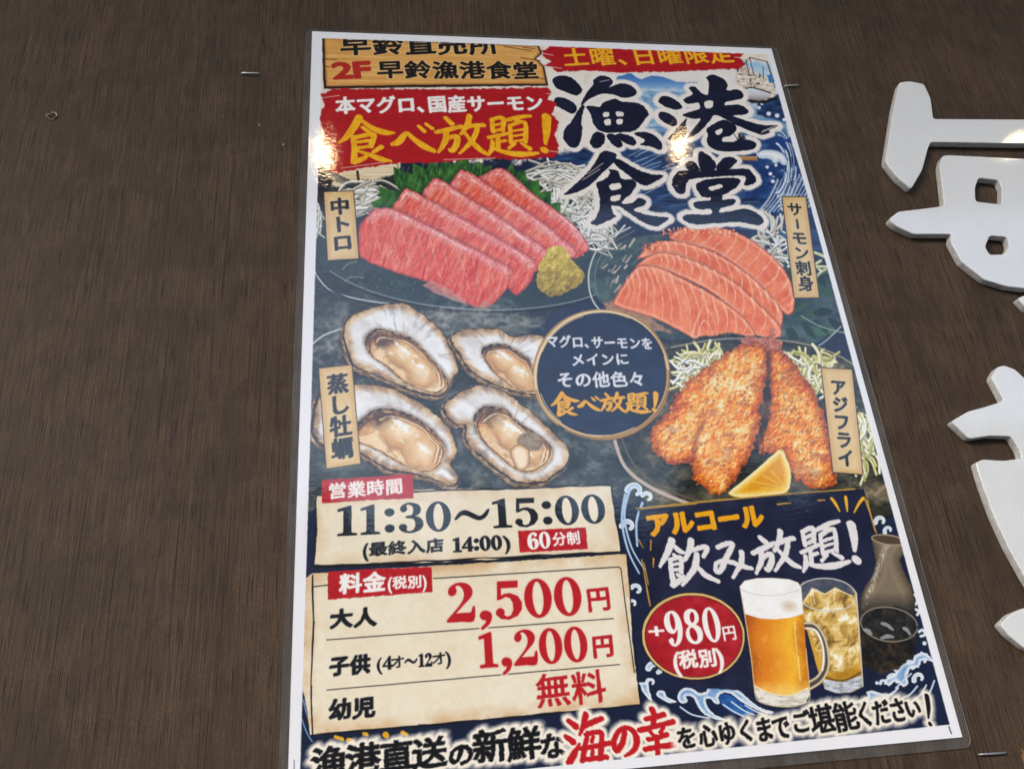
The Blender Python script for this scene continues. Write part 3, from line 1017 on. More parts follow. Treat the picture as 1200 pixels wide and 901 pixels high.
tuna_slice(tL([(560, 120), (575, 112), (612, 92), (650, 74), (675, 78), (700, 90), (760, 142), (800, 180), (900, 254), (1000, 330), (1045, 388), (1082, 442), (1072, 462), (1050, 476), (1000, 500), (880, 420), (700, 290), (580, 200)]), tL([(600, 108), (655, 84), (700, 104), (800, 192), (1000, 342), (1075, 446)]), 71, 35)
tuna_slice(tL([(425, 155), (450, 120), (475, 84), (500, 88), (530, 100), (620, 158), (700, 215), (790, 278), (880, 340), (960, 408), (1020, 458), (1016, 492), (990, 500), (900, 520), (740, 420), (560, 300), (440, 220)]), tL([(445, 142), (482, 94), (530, 112), (700, 228), (880, 352), (1010, 468)]), 72, 35)
tuna_slice(tL([(300, 195), (325, 158), (350, 124), (375, 126), (400, 135), (480, 188), (560, 240), (640, 288), (700, 330), (790, 392), (888, 460), (882, 490), (860, 520), (830, 560), (700, 500), (500, 370), (340, 270)]), tL([(325, 178), (355, 134), (400, 147), (560, 252), (700, 342), (878, 470)]), 73, 32)
tuna_slice(tL([(160, 265), (188, 220), (215, 173), (240, 176), (265, 185), (330, 222), (400, 260), (480, 305), (560, 350), (650, 400), (740, 450), (826, 508), (824, 550), (814, 596), (778, 640), (738, 670), (700, 640), (560, 560), (380, 440), (230, 330)]), tL([(190, 226), (222, 184), (265, 197), (400, 272), (560, 362), (740, 462), (816, 520)]), 74, 30)
tuna_slice(tL([(4, 352), (20, 322), (50, 290), (75, 266), (110, 262), (150, 262), (240, 298), (330, 344), (420, 390), (500, 430), (580, 470), (650, 508), (718, 545), (714, 580), (704, 622), (672, 668), (638, 704), (610, 722), (582, 730), (545, 726), (510, 710), (420, 662), (330, 612), (260, 590), (200, 572), (110, 540), (10, 492), (2, 420)]), tL([(60, 300), (110, 274), (160, 276), (240, 310), (420, 400), (580, 482), (708, 554)]), 75, 16)
for k in range(9):      # long fat seams on the front slice
    x0, y0 = 64 + k * 66 + (k * 37) % 23, 300 + k * 27
    line(tL([(x0, y0), (x0 + 14, y0 + 70), (x0 + 42, y0 + 170)]), (248, 196, 180), .45, alpha=.4, rough=1.2, rs=5)
poly(tL([(300, 625), (340, 600), (420, 640), (500, 690), (512, 720), (440, 690), (360, 660)]), lambda x, y, d: ramp(fbm(x / 4, y / 3, 4, 77), (180, 96, 86), (216, 150, 136), (228, 186, 170)), 2, 1.5, alpha=.8)

part('wasabi_mound', -1, 'printed lumpy mound of yellow green paste beside the red fish')
poly(tL([(905, 440), (960, 445), (985, 480), (1020, 530), (1055, 560), (1050, 610), (1000, 640), (960, 665), (900, 672), (850, 650), (832, 600), (850, 520), (880, 470)]),
     lambda x, y, d: ramp(fbm(x / 5.5, y / 5.5, 5, 81, .7) * .7 + .2 - 2.2 * np.gradient(fbm(x / 6, y / 6, 3, 82))[0] - 1.4 * np.gradient(fbm(x / 6, y / 6, 3, 82))[1] + np.clip((312 - y) / 120, -.25, .2), (104, 84, 34), (170, 142, 52), (214, 190, 84), (244, 226, 140)), 1.2, 2.5, 4, 2)


# ---------------------------------------------------------------- salmon
def salmon_slice(pts, seed, lines):
    part('salmon_slice')

    def col(x, y, d):
        t = fbm(x / 12, y / 12, 4, seed) * .75 + .25 * fbm(x / 2.5, y / 2.5, 3, seed + 4)
        c = ramp(t * 1.2 - .1, (206, 78, 36), (230, 110, 62), (243, 138, 90), (252, 176, 132))
        c = lerp(c, (248, 186, 152), np.clip(1 - np.abs(d + 3.0) / 2.4, 0, 1) * .7)
        return lerp(c, (170, 56, 34), np.clip((d + 1.6) / 1.6, 0, 1) * .7)
    p = np.asarray(pts, float)
    soft_shadow(p, -1, -1, 8, .45)
    poly(p, col, 1., .8, 4, 3, seed)
    W = window(p)
    X, Y = PX[W], PY[W]
    inside = IDS[W] == cur
    for ln in lines:
        q = catmull(np.asarray(ln, float), 5, False)
        q = np.concatenate([q, np.linspace(.95, .25, len(q))[:, None]], 1)
        dd = sdf_stroke(X + 3 * (fbm(X / 10, Y / 10, 2, seed + 41) - .5), Y + 3 * (fbm(X / 10, Y / 10, 2, seed + 42) - .5), q) + (fbm(X / 4, Y / 4, 3, seed) - .5) * 1.3
        put(W, np.clip(.5 - dd / 1.3, 0, 1) * inside * (.35 + .6 * fbm(X / 9, Y / 9, 3, seed + 40)), (252, 214, 186), False)


def chevrons(a, b, n, h, lean, bend):
    """a family of curved fat lines between the two rails a and b (tile points)"""
    a, b = np.array(a, float), np.array(b, float)
    ta = np.linspace(0, 1, len(a)); tb = np.linspace(0, 1, len(b))
    out = []
    for t in np.linspace(.04, .97, n):
        p = np.array([np.interp(t, ta, a[:, k]) for k in (0, 1)])
        q = np.array([np.interp(min(1, max(0, t + lean)), tb, b[:, k]) for k in (0, 1)])
        m = (p + q) / 2 + np.array([bend, -abs(bend) * .3])
        out.append(tM([p, m, q]))
    return out


salmon_slice(tM([(400, 110), (470, 70), (580, 65), (700, 90), (820, 160), (920, 260), (960, 350), (965, 440), (935, 468), (890, 430), (760, 290), (600, 180), (440, 140)]), 91,
             chevrons([(440, 75), (600, 68), (720, 100), (850, 180), (940, 300), (965, 400)], [(420, 150), (560, 170), (680, 240), (800, 320), (880, 420), (930, 470)], 12, 0, -.06, 20))
salmon_slice(tM([(250, 215), (330, 140), (430, 130), (520, 150), (640, 200), (770, 290), (880, 400), (915, 470), (890, 530), (780, 430), (640, 300), (430, 200), (300, 205)]), 92,
             chevrons([(330, 140), (450, 132), (600, 185), (760, 285), (890, 410)], [(300, 215), (420, 210), (600, 290), (760, 430), (880, 530)], 13, 0, .04, 16))
salmon_slice(tM([(245, 250), (340, 185), (430, 190), (560, 240), (700, 320), (820, 430), (905, 520), (890, 575), (800, 565), (700, 455), (560, 345), (350, 255)]), 93,
             chevrons([(340, 190), (440, 195), (580, 250), (720, 335), (890, 510)], [(320, 260), (420, 280), (580, 370), (700, 470), (860, 580)], 14, 0, .03, 18))
salmon_slice(tM([(150, 400), (240, 260), (300, 240), (380, 260), (520, 330), (640, 400), (740, 480), (790, 555), (720, 572), (540, 580), (470, 550), (330, 480), (170, 430)]), 94,
             chevrons([(200, 310), (250, 262), (310, 248), (400, 275), (520, 335), (640, 405), (760, 510)], [(180, 420), (260, 440), (360, 480), (470, 540), (560, 575), (660, 575), (760, 560)], 15, 0, -.02, 16)
             + [tM([(500, 570), (545, 440), (560, 420), (600, 480), (620, 570)]), tM([(530, 575), (560, 490), (590, 540), (600, 572)])])
for k in range(120):     # seared fringe along the top
    x = rnd.uniform(752, 860)
    y = 268 + abs(x - 820) * .10 + rnd.uniform(-2, 6) + (14 if x < 775 else 0)
    poly(ellipse(x, y, rnd.uniform(.6, 2), rnd.uniform(.5, 1.5), rnd.uniform(0, 180), 8), rnd.choice([(240, 158, 104), (216, 96, 48), (250, 200, 150), (190, 78, 40)]), .9, .4, 2, ident=False)

# ---------------------------------------------------------------- steamed oysters
use(BG)
line([(366, 405), (380, 394), (402, 386)], (206, 208, 204), .9)
r5 = random.Random(12)


def steam(cx, cy, n, sx, sy, seed):
    r = random.Random(seed)
    for k in range(n):
        x, y = cx + r.uniform(-sx, sx), cy + r.uniform(-sy, sy)
        p = [(x, y)]
        a = r.uniform(0, 6.28)
        for j in range(5):
            a += r.uniform(-.9, .9)
            x += 7 * math.cos(a)
            y += 4.5 * math.sin(a)
            p.append((x, y))
        line(p, (190, 186, 172), r.uniform(.8, 2.2), 3.5, alpha=r.uniform(.12, .30))


steam(388, 415, 26, 16, 16, 3)
steam(535, 372, 40, 34, 12, 4)
steam(590, 372, 20, 30, 8, 5)


def oyster(outer, meat, seed, label, ang=35, shine=()):
    ip = part('oyster', -1, label)
    o = catmull(np.asarray(outer, float), 3)
    oc = o.mean(0)
    soft_shadow(o, 0, 4, 12, .6)
    # frilly layered underside, seen along the lower left of each shell
    for k, (dx, dy, c) in enumerate(((-2.6, 4.0, (44, 32, 24)), (-2.0, 3.2, (190, 146, 92)), (-1.6, 2.4, (92, 62, 36)), (-1.1, 1.7, (222, 188, 136)), (-.6, .9, (120, 82, 48)), (-.2, .3, (234, 206, 164)), (.2, -.2, (70, 48, 32)))):
        poly(o + [dx, dy], lambda x, y, d, c=c: lerp(c, tuple(int(v * .6) for v in c), fbm(x / 7, y / 7, 3, seed + k)), 1., 1.7, 5, 0, seed + k)

    def shell(x, y, d):
        rx, ry = rot(x, y, ang)
        t = fbm(rx / 26, ry / 13, 4, seed, .5)
        gy, gx = np.gradient(t + .35 * np.sqrt(np.clip(-d, 0, 12) / 12))
        c = ramp(np.clip(t * .9 + .24 - 2.2 * gy - 1.6 * gx, 0, 1), (168, 156, 144), (214, 208, 200), (238, 236, 233), (250, 250, 249))
        tan = np.clip((fbm(x / 15, y / 15, 3, seed + 3) - .47) * 5, 0, 1) * np.clip(1.0 + d / 9, 0, 1)
        c = lerp(c, (204, 158, 104), tan * .85)
        c = lerp(c, (66, 52, 42), np.clip((fbm(x / 8, y / 8, 4, seed + 8) - .58) * 9, 0, 1) * np.clip(1 + d / 7, 0, 1) * .9)
        th = np.arctan2(y - oc[1], x - oc[0])
        rid = fbm(th * 7 + 20, d / 16 + 9, 4, seed + 44, .6)
        band = np.clip(1.1 + d / (5.5 + 7 * fbm(th * 3 + 5, d * 0, 2, seed + 45)), 0, 1)
        c = lerp(c, ramp(rid * 1.3 - .15, (74, 52, 34), (164, 118, 72), (214, 174, 122), (240, 222, 190)), band * .9)
        c = lerp(c, (150, 142, 134), np.clip((.46 - rid) * 5, 0, 1) * .45)
        lay = .5 + .5 * np.sin(d * 2.4 + 7 * fbm(x / 12, y / 12, 3, seed + 6))
        c = lerp(c, (150, 118, 84), np.clip(1 + d / 5, 0, 1) * np.clip(lay - .62, 0, 1) * 1.6)
        return lerp(c, (74, 54, 38), np.clip(1 + (d + .2) / 1.0, 0, 1) * .7)
    poly(oc + (o - oc) * .975 + [.7, -1.0], shell, 1., 2.4, 7, 0, seed)
    q = catmull(np.asarray(meat, float), 3)
    cen = q.mean(0)
    poly(cen + (q - cen) * 1.12 + [-.6, -2.2], lambda x, y, d: ramp(fbm(x / 7, y / 7, 3, seed + 12), (84, 66, 50), (134, 108, 82), (196, 172, 142)), 6, 1.4, 6, 0, seed + 1, .85, False)
    for k, (s, dx, dy, c) in enumerate(((1.07, -1.0, -2.4, (36, 27, 22)), (1.055, -.4, -1.6, (196, 150, 100)), (1.045, -.6, -1.2, (52, 37, 27)), (1.045, .2, .4, (224, 184, 132)), (1.02, -.2, 0, (112, 76, 46)))):
        poly(cen + (q - cen) * s + [dx, dy], c, 1., 1.5, 4, 0, seed + 2 + k, 1, False)
    part('oyster_meat', ip)

    def flesh(x, y, d):
        fx, fy = rot(x, y, ang + 8)
        hgt = 1.9 * np.sqrt(np.clip(-d, 0, 15) / 15) + 1.5 * fbm(fx / 34, fy / 17, 2, seed + 15, .4) + .10 * fbm(x / 6, y / 6, 2, seed + 16)
        gy, gx = np.gradient(hgt)
        gx, gy = gx * 8, gy * 8
        lam = np.clip((.86 - .28 * gx - .55 * gy) / np.sqrt(1 + gx ** 2 + gy ** 2), 0, 1)
        c = ramp(lam, (92, 56, 28), (166, 108, 60), (208, 154, 98), (232, 194, 142), (247, 222, 182))
        c = lerp(c, (212, 150, 92), np.clip((fbm(x / 18, y / 18, 3, seed + 18) - .52) * 4, 0, 1) * .35)
        fold = np.abs(fbm(fx / 26, fy / 9, 2, seed + 25) - .5)
        c = lerp(c, (158, 104, 62), np.clip(1 - fold / .02, 0, 1) * np.clip((-d - 1) / 4, 0, 1) * .45)
        c = lerp(c, (252, 240, 220), np.clip(1 - np.abs(fold - .035) / .022, 0, 1) * np.clip((-d - 1) / 4, 0, 1) * .35)
        return lerp(c, (92, 58, 34), np.clip(1 + (d + .2) / 1.5, 0, 1) * .7)
    poly(q, flesh, 1., 1.0, 6, 0, seed)
    r = random.Random(seed)
    W = window(q)
    X, Y = PX[W], PY[W]
    ins = np.clip(.5 - (sdf_edges(X, Y, edges(q)) + 1.6) / 2.2, 0, 1)
    e = np.array([math.cos(math.radians(ang)), math.sin(math.radians(ang))])
    L = np.abs((q - cen) @ e).max()
    Wd = np.abs((q - cen) @ np.array([-e[1], e[0]])).max()
    # dark gill fringe at the hinge end, then the plump lobes with their own light and shade
    c0 = cen - e * L * .74 + np.array([e[1], -e[0]]) * Wd * .35
    g = np.hypot((X - c0[0]) / (L * .34), (Y - c0[1]) / (Wd * .62)) + .5 * (fbm(X / 7, Y / 7, 3, seed + 60) - .5)
    put(W, np.clip((1 - g) * 2.2, 0, 1) * ins * .75, (58, 42, 32), False)
    wob = .9 * (fbm(X / 16, Y / 16, 3, seed + 61) - .5)
    for sx, sy, rx_, ry_ in ((-.16, -.10, .62, .74), (.40, .12, .50, .74)):
        c0 = cen + e * L * sx + np.array([-e[1], e[0]]) * Wd * sy
        lx, ly = (X - c0[0]) * e[0] + (Y - c0[1]) * e[1], -(X - c0[0]) * e[1] + (Y - c0[1]) * e[0]
        g = np.hypot(lx / (L * rx_), ly / (Wd * ry_)) + wob
        gl = np.hypot((lx + L * rx_ * .15) / (L * rx_ * 1.1), (ly + Wd * ry_ * .30) / (Wd * ry_)) + wob * .8
        col = ramp(np.clip(1.12 - gl, 0, 1), (152, 98, 54), (202, 148, 94), (226, 182, 128), (243, 212, 166), (252, 234, 204))
        put(W, np.clip((1 - g) * 3.5, 0, 1) * ins * .75, col, False)
        gh = np.hypot((lx + L * rx_ * .2) / (L * rx_ * .42), (ly + Wd * ry_ * .45) / (Wd * ry_ * .20)) + 2.0 * (fbm(X / 4.5, Y / 4.5, 3, seed + 62) - .5)
        put(W, np.clip((1 - gh) * 2.0, 0, 1) * ins * .9, (255, 252, 246), False)
    # wavy mantle edge inside the upper side of the flesh
    for sc_, colr, ww, al in ((.90, (88, 56, 34), .7, .8), (.86, (246, 222, 182), .8, .8), (.80, (150, 98, 58), .6, .55)):
        ring = cen + (q - cen) * sc_
        side = (ring - cen) @ np.array([e[1], -e[0]])
        idx = [i for i in range(len(ring)) if side[i] > -.15 * Wd]
        if idx:
            br = next((n for n in range(1, len(idx)) if idx[n] != idx[n - 1] + 1), 0)
            idx = idx[br:] + idx[:br]
            line([(ring[i][0] + .8 * math.sin(i * 1.7 + seed), ring[i][1] + .8 * math.cos(i * 1.3 + seed), ww * (1 + .5 * math.sin(i * .9))) for i in idx], colr, rough=.7, rs=3, alpha=al, smooth=2, soft=1.2)
    for k in range(5):
        s = r.uniform(-.55, .55) * L
        w = r.uniform(-.30, .12) * L
        c0 = cen + e * s + np.array([e[1], -e[0]]) * -w * 1.0
        n = r.uniform(1.2, 3.4)
        line([(c0[0] - e[0] * n, c0[1] - e[1] * n, r.uniform(.4, .9)), (c0[0], c0[1] - .6, r.uniform(.7, 1.6)), (c0[0] + e[0] * n, c0[1] + e[1] * n, .4)], (255, 251, 244), soft=2.0, rough=.6, rs=2, alpha=r.uniform(.6, .95))


oyster(tP([(160, 160), (190, 85), (280, 50), (420, 22), (500, 60), (570, 110), (640, 190), (680, 270), (692, 340), (660, 400), (610, 455), (500, 440), (400, 400), (280, 345), (205, 315), (175, 235)]),
       tP([(285, 205), (330, 165), (420, 180), (490, 210), (550, 270), (610, 340), (635, 400), (590, 435), (520, 420), (440, 380), (360, 310), (300, 270)]), 101, 'printed steamed oyster in its shell, upper left of the four')
oyster(tO([(110, 150), (200, 110), (340, 110), (400, 145), (560, 145), (560, 250), (560, 310), (560, 420), (480, 425), (400, 410), (300, 370), (200, 310), (150, 230)]),
       tO([(275, 235), (300, 205), (380, 200), (450, 240), (500, 290), (540, 400), (440, 400), (360, 350), (310, 300)]), 102, 'printed steamed oyster partly behind the round dark badge')
oyster(tP([(18, 560), (60, 430), (220, 395), (370, 410), (480, 460), (580, 530), (660, 610), (690, 700), (660, 770), (700, 830), (670, 870), (580, 840), (480, 810), (360, 790), (250, 720), (100, 700), (22, 640)]),
       tP([(215, 640), (310, 540), (400, 530), (500, 565), (590, 640), (625, 700), (600, 770), (540, 795), (440, 765), (330, 700)]), 103, 'printed steamed oyster half behind a paper name tag')
oyster(tO([(70, 490), (130, 425), (230, 378), (320, 390), (400, 430), (480, 490), (560, 560), (640, 640), (682, 690), (670, 770), (600, 820), (560, 850), (430, 850), (350, 800), (250, 720), (178, 640), (180, 570), (130, 570)]),
       tO([(240, 560), (290, 500), (380, 510), (430, 560), (490, 600), (550, 640), (590, 690), (570, 750), (500, 790), (430, 780), (350, 720), (270, 640)]), 104, 'printed steamed oyster lowest right of the four')
poly(tO([(430, 650), (450, 615), (510, 605), (550, 640), (540, 690), (480, 690)]), lambda x, y, d: ramp(fbm(x / 5, y / 4, 3, 120), (104, 86, 66), (150, 130, 104), (186, 164, 134)), 1.4, 1, 4, 3, ident=False)
poly(tO([(400, 690), (440, 660), (490, 690), (486, 770), (440, 788), (410, 740)]), lambda x, y, d: ramp(np.clip(-d / 6, 0, 1), (150, 104, 60), (232, 200, 156), (248, 228, 196)), 1.2, .6, 4, 3, ident=False)

# ---------------------------------------------------------------- fried fish plate
use(BG)
poly([(760, 405), (850, 392), (940, 400), (1010, 430), (1042, 470), (1062, 560), (1055, 600), (980, 640), (840, 640), (760, 600), (722, 530), (735, 450)], lambda x, y, d: slate(x, y, d, 130) * np.float32([1.25, 1.1, .9]), 2, 3)
line([(720, 518), (732, 548), (762, 572), (810, 592), (850, 600)], (196, 178, 166), 2.0)
line([(727, 512), (742, 545), (775, 572), (830, 592)], (96, 84, 70), 1.4)
line([(786, 408), (850, 398), (930, 402), (985, 420), (1020, 448)], (150, 140, 122), 1.0)
line([(780, 412), (850, 402), (925, 406)], (40, 40, 38), .9)
line([(1050, 545), (1046, 560), (1024, 580)], (160, 140, 118), 2.2, alpha=.8)
CAB = part('shredded_cabbage', -1, 'printed shreds of pale cabbage behind the fried fish')
CABC = [(226, 218, 148), (240, 234, 190), (206, 200, 116), (248, 244, 220)]
strands(112, (822, 430), (30, 22), 24, CABC, 1.3, 21, ident=True)
strands(12, (800, 440), (12, 18), 20, [(248, 246, 236)], 1.2, 22, ident=True)
part('shredded_cabbage', -1, 'printed shreds of pale cabbage right of the fried fish')
strands(96, (943, 440), (26, 26), 26, CABC, 1.4, 23, ident=True)
strands(46, (1011, 520), (10, 34), 28, CABC, 1.2, 24, (40, 110), ident=True)


def fry(pts, seed, label):
    part('fried_fish', -1, label)

    def col(x, y, d):
        c1 = fbm(x / 2.3, y / 2.3, 4, seed, .75)
        rel = fbm(x / 3.4, y / 3.4, 3, seed + 30, .6)
        gy, gx = np.gradient(rel)
        gy2, gx2 = np.gradient(fbm(x / 10, y / 10, 3, seed + 31, .6))
        c2 = fbm(x / 11, y / 11, 4, seed + 4)
        c3 = fbm(x / 30, y / 30, 2, seed + 6)
        t = c1 * .42 + c2 * .50 + c3 * .30 - .10 + np.clip(-d / 50, 0, .36) - .15 - .8 * gx - 1.2 * gy - 2.6 * gy2 - 1.8 * gx2
        c = ramp(t, (116, 44, 12), (184, 78, 18), (224, 112, 28), (243, 148, 48), (252, 194, 102), (255, 230, 178))
        c = lerp(c, (120, 50, 24), np.clip(1 + (d + 1) / 6, 0, 1) * .5)
        return lerp(c, (150, 74, 60), np.clip((fbm(x / 16, y / 9, 3, seed + 9) - .58) * 5, 0, 1) * .35)
    soft_shadow(pts, 1, 3, 12, .6)
    poly(pts, col, 1.0, 5.2, 4.5, 2, seed)
    q = np.asarray(pts, float)
    r = random.Random(seed)
    W = window(q)
    lo, hi = q.min(0), q.max(0)
    k = 0
    while k < 260:
        x, y = r.uniform(lo[0], hi[0]), r.uniform(lo[1], hi[1])
        g = mm((x, y)).astype(int)
        if not (0 <= g[0] < NX and 0 <= g[1] < NY) or IDS[g[1], g[0]] != cur: k += .2; continue
        s = r.uniform(.6, 2.1)
        poly(ellipse(x + .5, y + .7, s * 1.15, s, r.uniform(0, 180), 7), (128, 56, 22), 1, ident=False, alpha=.55)
        poly(ellipse(x, y, s, s * .75, r.uniform(0, 180), 7), r.choice([(246, 190, 112), (240, 160, 76), (252, 206, 136), (222, 132, 60)]), .9, ident=False, alpha=.6)
        k += 1


part('fish_tail', -1, 'printed crisp tails of the fried fish')
poly(tN([(505, 82), (540, 62), (575, 58), (590, 78), (618, 66), (640, 70), (650, 22), (664, 20), (672, 72), (708, 90), (694, 118), (650, 140), (600, 132), (555, 118)]), lambda x, y, d: ramp(fbm(x / 3, y / 3, 4, 140), (120, 60, 46), (196, 120, 96), (226, 168, 142)), 1, 1.5, 3)
fry(tN([(640, 130), (700, 130), (750, 190), (850, 320), (900, 450), (940, 600), (958, 740), (900, 772), (840, 772), (760, 725), (700, 600), (610, 615), (590, 560), (640, 450), (640, 300)]), 141, 'printed crumbed fried fish, the narrower one at the right')
fry(tN([(520, 100), (600, 90), (632, 130), (628, 250), (600, 420), (590, 520), (540, 640), (490, 720), (440, 785), (385, 802), (340, 772), (280, 722), (270, 640), (210, 668), (130, 622), (82, 560), (100, 490), (180, 390), (250, 280), (380, 180), (450, 130)]), 142, 'printed crumbed fried fish, the broad one at the left')
use(cur)
line(tN([(636, 140), (640, 240), (632, 360), (618, 450), (600, 560)]), (84, 44, 28), 2.2, 4, alpha=.55)
line(tN([(330, 470), (300, 540), (285, 640)]), (120, 50, 24), 2.2, 5, alpha=.6)
part('lemon_wedge', -1, 'printed lemon wedge in front of the fried fish')
poly(tN([(448, 797), (500, 752), (580, 685), (690, 590), (722, 630), (742, 690), (740, 745), (722, 792), (640, 805), (520, 818)]), lambda x, y, d: ramp(np.clip(1 + (d + .5) / 9, 0, 1) * .9 + .2 * (fbm(x / 3, y / 9, 4, 150) - .5), (226, 158, 34), (240, 184, 62), (246, 206, 104), (248, 232, 176), (238, 186, 50)), 1, .5, 4, 2)
line(tN([(455, 792), (580, 690), (688, 596)]), (250, 234, 180), .9)
for a in ((560, 740), (610, 710), (650, 690), (600, 770)):
    line(tN([(720, 770), a]), (250, 218, 130), .6, alpha=.6)


# ---------------------------------------------------------------- waves at the bottom
WAV = part('painted_wave', -1, 'printed pale blue curling waves left of the drinks panel')


def wavecol(x, y, d):
    return ramp(np.clip(-d / 4.2, 0, 1) * .8 + .25 * fbm(x / 6, y / 6, 3, 160), (238, 239, 238), (228, 233, 236), (190, 208, 224), (118, 156, 198))


def curl(x, y, r, a0=0, turn=1):
    p = [(x + r * (1 - k / 14) * math.cos(a0 + turn * k * .42), y + r * (1 - k / 14) * math.sin(a0 + turn * k * .42), r * .42 * (1 - k / 22)) for k in range(10)]
    line(p, wavecol, ident=True, rough=.5)


for x, y, r, a in ((744, 577, 7, 3.4), (758, 584, 5, 3.6), (736, 618, 6, 3.3), (745, 692, 5, 3.6), (741, 708, 4, 3.0), (1031, 612, 5, 3.0), (1040, 622, 4, 2.5), (768, 785, 7, 3.4), (762, 800, 4, 3)):
    curl(x, y, r * 1.35, a)
for p in ([(737, 575), (731, 600), (734, 625), (742, 648), (755, 668)], [(732, 580), (728, 610), (735, 645), (748, 672)], [(752, 590), (745, 612), (746, 640)]):
    line([(q[0], q[1], 1.6 - .2 * k) for k, q in enumerate(p)], (176, 200, 224), ident=True)
poly(tK([(530, 0), (545, 10), (560, 50), (590, 90), (620, 110), (600, 50), (590, 0)]), wavecol, 1, .8, 3, 2)
poly(tK([(640, 60), (660, 42), (690, 50), (700, 80), (730, 95), (760, 110), (720, 118), (680, 100), (650, 80)]), wavecol, 1, .6, 3, 2)
# long crest under the beer glass
part('painted_wave', -1, 'printed white topped wave under the beer mug')
poly(tK([(765, 95), (770, 60), (800, 30), (840, 28), (870, 45), (890, 60), (930, 50), (950, 15), (1000, 0), (1050, 20), (1090, 35), (1130, 50), (1200, 110), (1260, 150), (1330, 170), (1290, 180), (1210, 150), (1130, 105), (1070, 60), (1020, 60), (1000, 90), (1015, 118), (980, 120), (960, 95), (930, 95), (940, 140), (990, 190), (1060, 215), (1000, 215), (920, 185), (880, 130), (860, 90), (830, 75), (810, 80), (825, 105), (800, 122), (775, 112)]), wavecol, 1, .8, 3, 2)
poly(tK([(1010, 70), (1070, 70), (1140, 120), (1220, 170), (1150, 195), (1060, 160), (1020, 125)]), lambda x, y, d: ramp(fbm(x / 8, y / 5, 3, 162), (26, 62, 120), (46, 96, 160), (80, 130, 186)), 1, .8, 3, 2)
for p in ([(1030, 125), (1090, 165), (1150, 195)], [(1080, 110), (1150, 160), (1210, 185)], [(1160, 130), (1220, 165), (1290, 190)], [(780, 140), (850, 185), (950, 205)]):
    line(tK(p), (206, 216, 228), .9, ident=True)
# crest at the lower right
part('painted_wave', -1, 'printed curling waves in the lower right corner')
poly(tY([(690, 160), (680, 140), (710, 128), (750, 140), (800, 145), (850, 110), (848, 122), (810, 158), (760, 172), (720, 190), (650, 195), (600, 190)]), wavecol, 1, .6, 3, 2)
for x, y, r, a in ((1047, 797, 8, 3.0), (1056, 788, 8, 3.6), (1076, 795, 7, 2.8), (1066, 781, 7, 3.4), (1080, 774, 6, 3.2), (1034, 800, 4, 3)):
    curl(x, y, r, a)
poly(tR([(935, 665), (955, 640), (990, 630), (1010, 590), (1050, 560), (1090, 555), (1105, 520), (1150, 500), (1190, 520), (1215, 560), (1180, 545), (1140, 550), (1130, 585), (1080, 590), (1060, 640), (1070, 670), (1040, 695), (1000, 660), (960, 690)]), wavecol, 1, .8, 3, 2)
for p in ([(1000, 700), (1040, 660), (1085, 620)], [(1030, 760), (1080, 735), (1120, 690)], [(1060, 790), (1130, 745), (1170, 685)], [(1110, 800), (1180, 740), (1215, 660)], [(890, 770), (960, 750), (1010, 700)]):
    line(tR(p), (206, 216, 228), 1.0, ident=True)
for x, y, r in ((893, 672, 10), (1160, 450, 12), (1142, 500, 5)):
    poly(tR(ellipse(x, y, r, r, n=12)), (226, 230, 234), 1)
for p in ([(1085, 190), (1110, 180), (1120, 215), (1105, 235)], [(1110, 260), (1130, 270), (1120, 290)], [(1130, 385), (1150, 375), (1165, 400), (1140, 410)]):
    line(tR(p), wavecol, 1.6, ident=True)
line([(1040, 628), (1032, 640), (1040, 650)], (196, 208, 222), 1.4, ident=True)
for p in ([(356, 820), (360, 836), (366, 850)], [(354, 842), (360, 858), (366, 868)], [(355, 800), (359, 812)]):
    line(p, (120, 148, 186), .8)
GO = part('gold_flecks', -1, 'printed gold flecks under the price panel')
for a, b, r in (((135, 212), (165, 222), 9), ((195, 228), (212, 232), 12), ((268, 198), (280, 200), 9), ((368, 202), (372, 206), 15), ((448, 192), (466, 202), 10)):
    line(tX([(*a, r), (*b, r * .9)]), (222, 166, 40), rough=.5, ident=True)

# ---------------------------------------------------------------- paper panels


def parchment(seed, dark=.32):
    def f(x, y, d):
        t = fbm(x / 60, y / 40, 5, seed) * .6 + fbm(x / 7, y / 7, 4, seed + 3) * .4
        c = ramp(t, (218, 198, 162), (234, 219, 190), (240, 229, 205), (244, 236, 217))
        return lerp(c, (196, 140, 84), np.clip(1 + (d + 2) / 16, 0, 1) * dark * np.clip(fbm(x / 22, y / 22, 4, seed + 7) * 2.2 - .5, 0, 1))
    return f


def sketch_edge(pts, col, wd_, seed, jitter=.9, times=2, closed=True):
    r = random.Random(seed)
    p = [tuple(q) for q in pts]
    if closed: p = p + [p[0]]
    for _ in range(times):
        for a, b in zip(p[:-1], p[1:]):
            n = max(3, int(math.hypot(b[0] - a[0], b[1] - a[1]) / 16))
            q = [(a[0] + (b[0] - a[0]) * k / n + r.uniform(-jitter, jitter), a[1] + (b[1] - a[1]) * k / n + r.uniform(-jitter, jitter), wd_ * r.uniform(.35, 1.3)) for k in range(n + 1)]
            line(q, col)


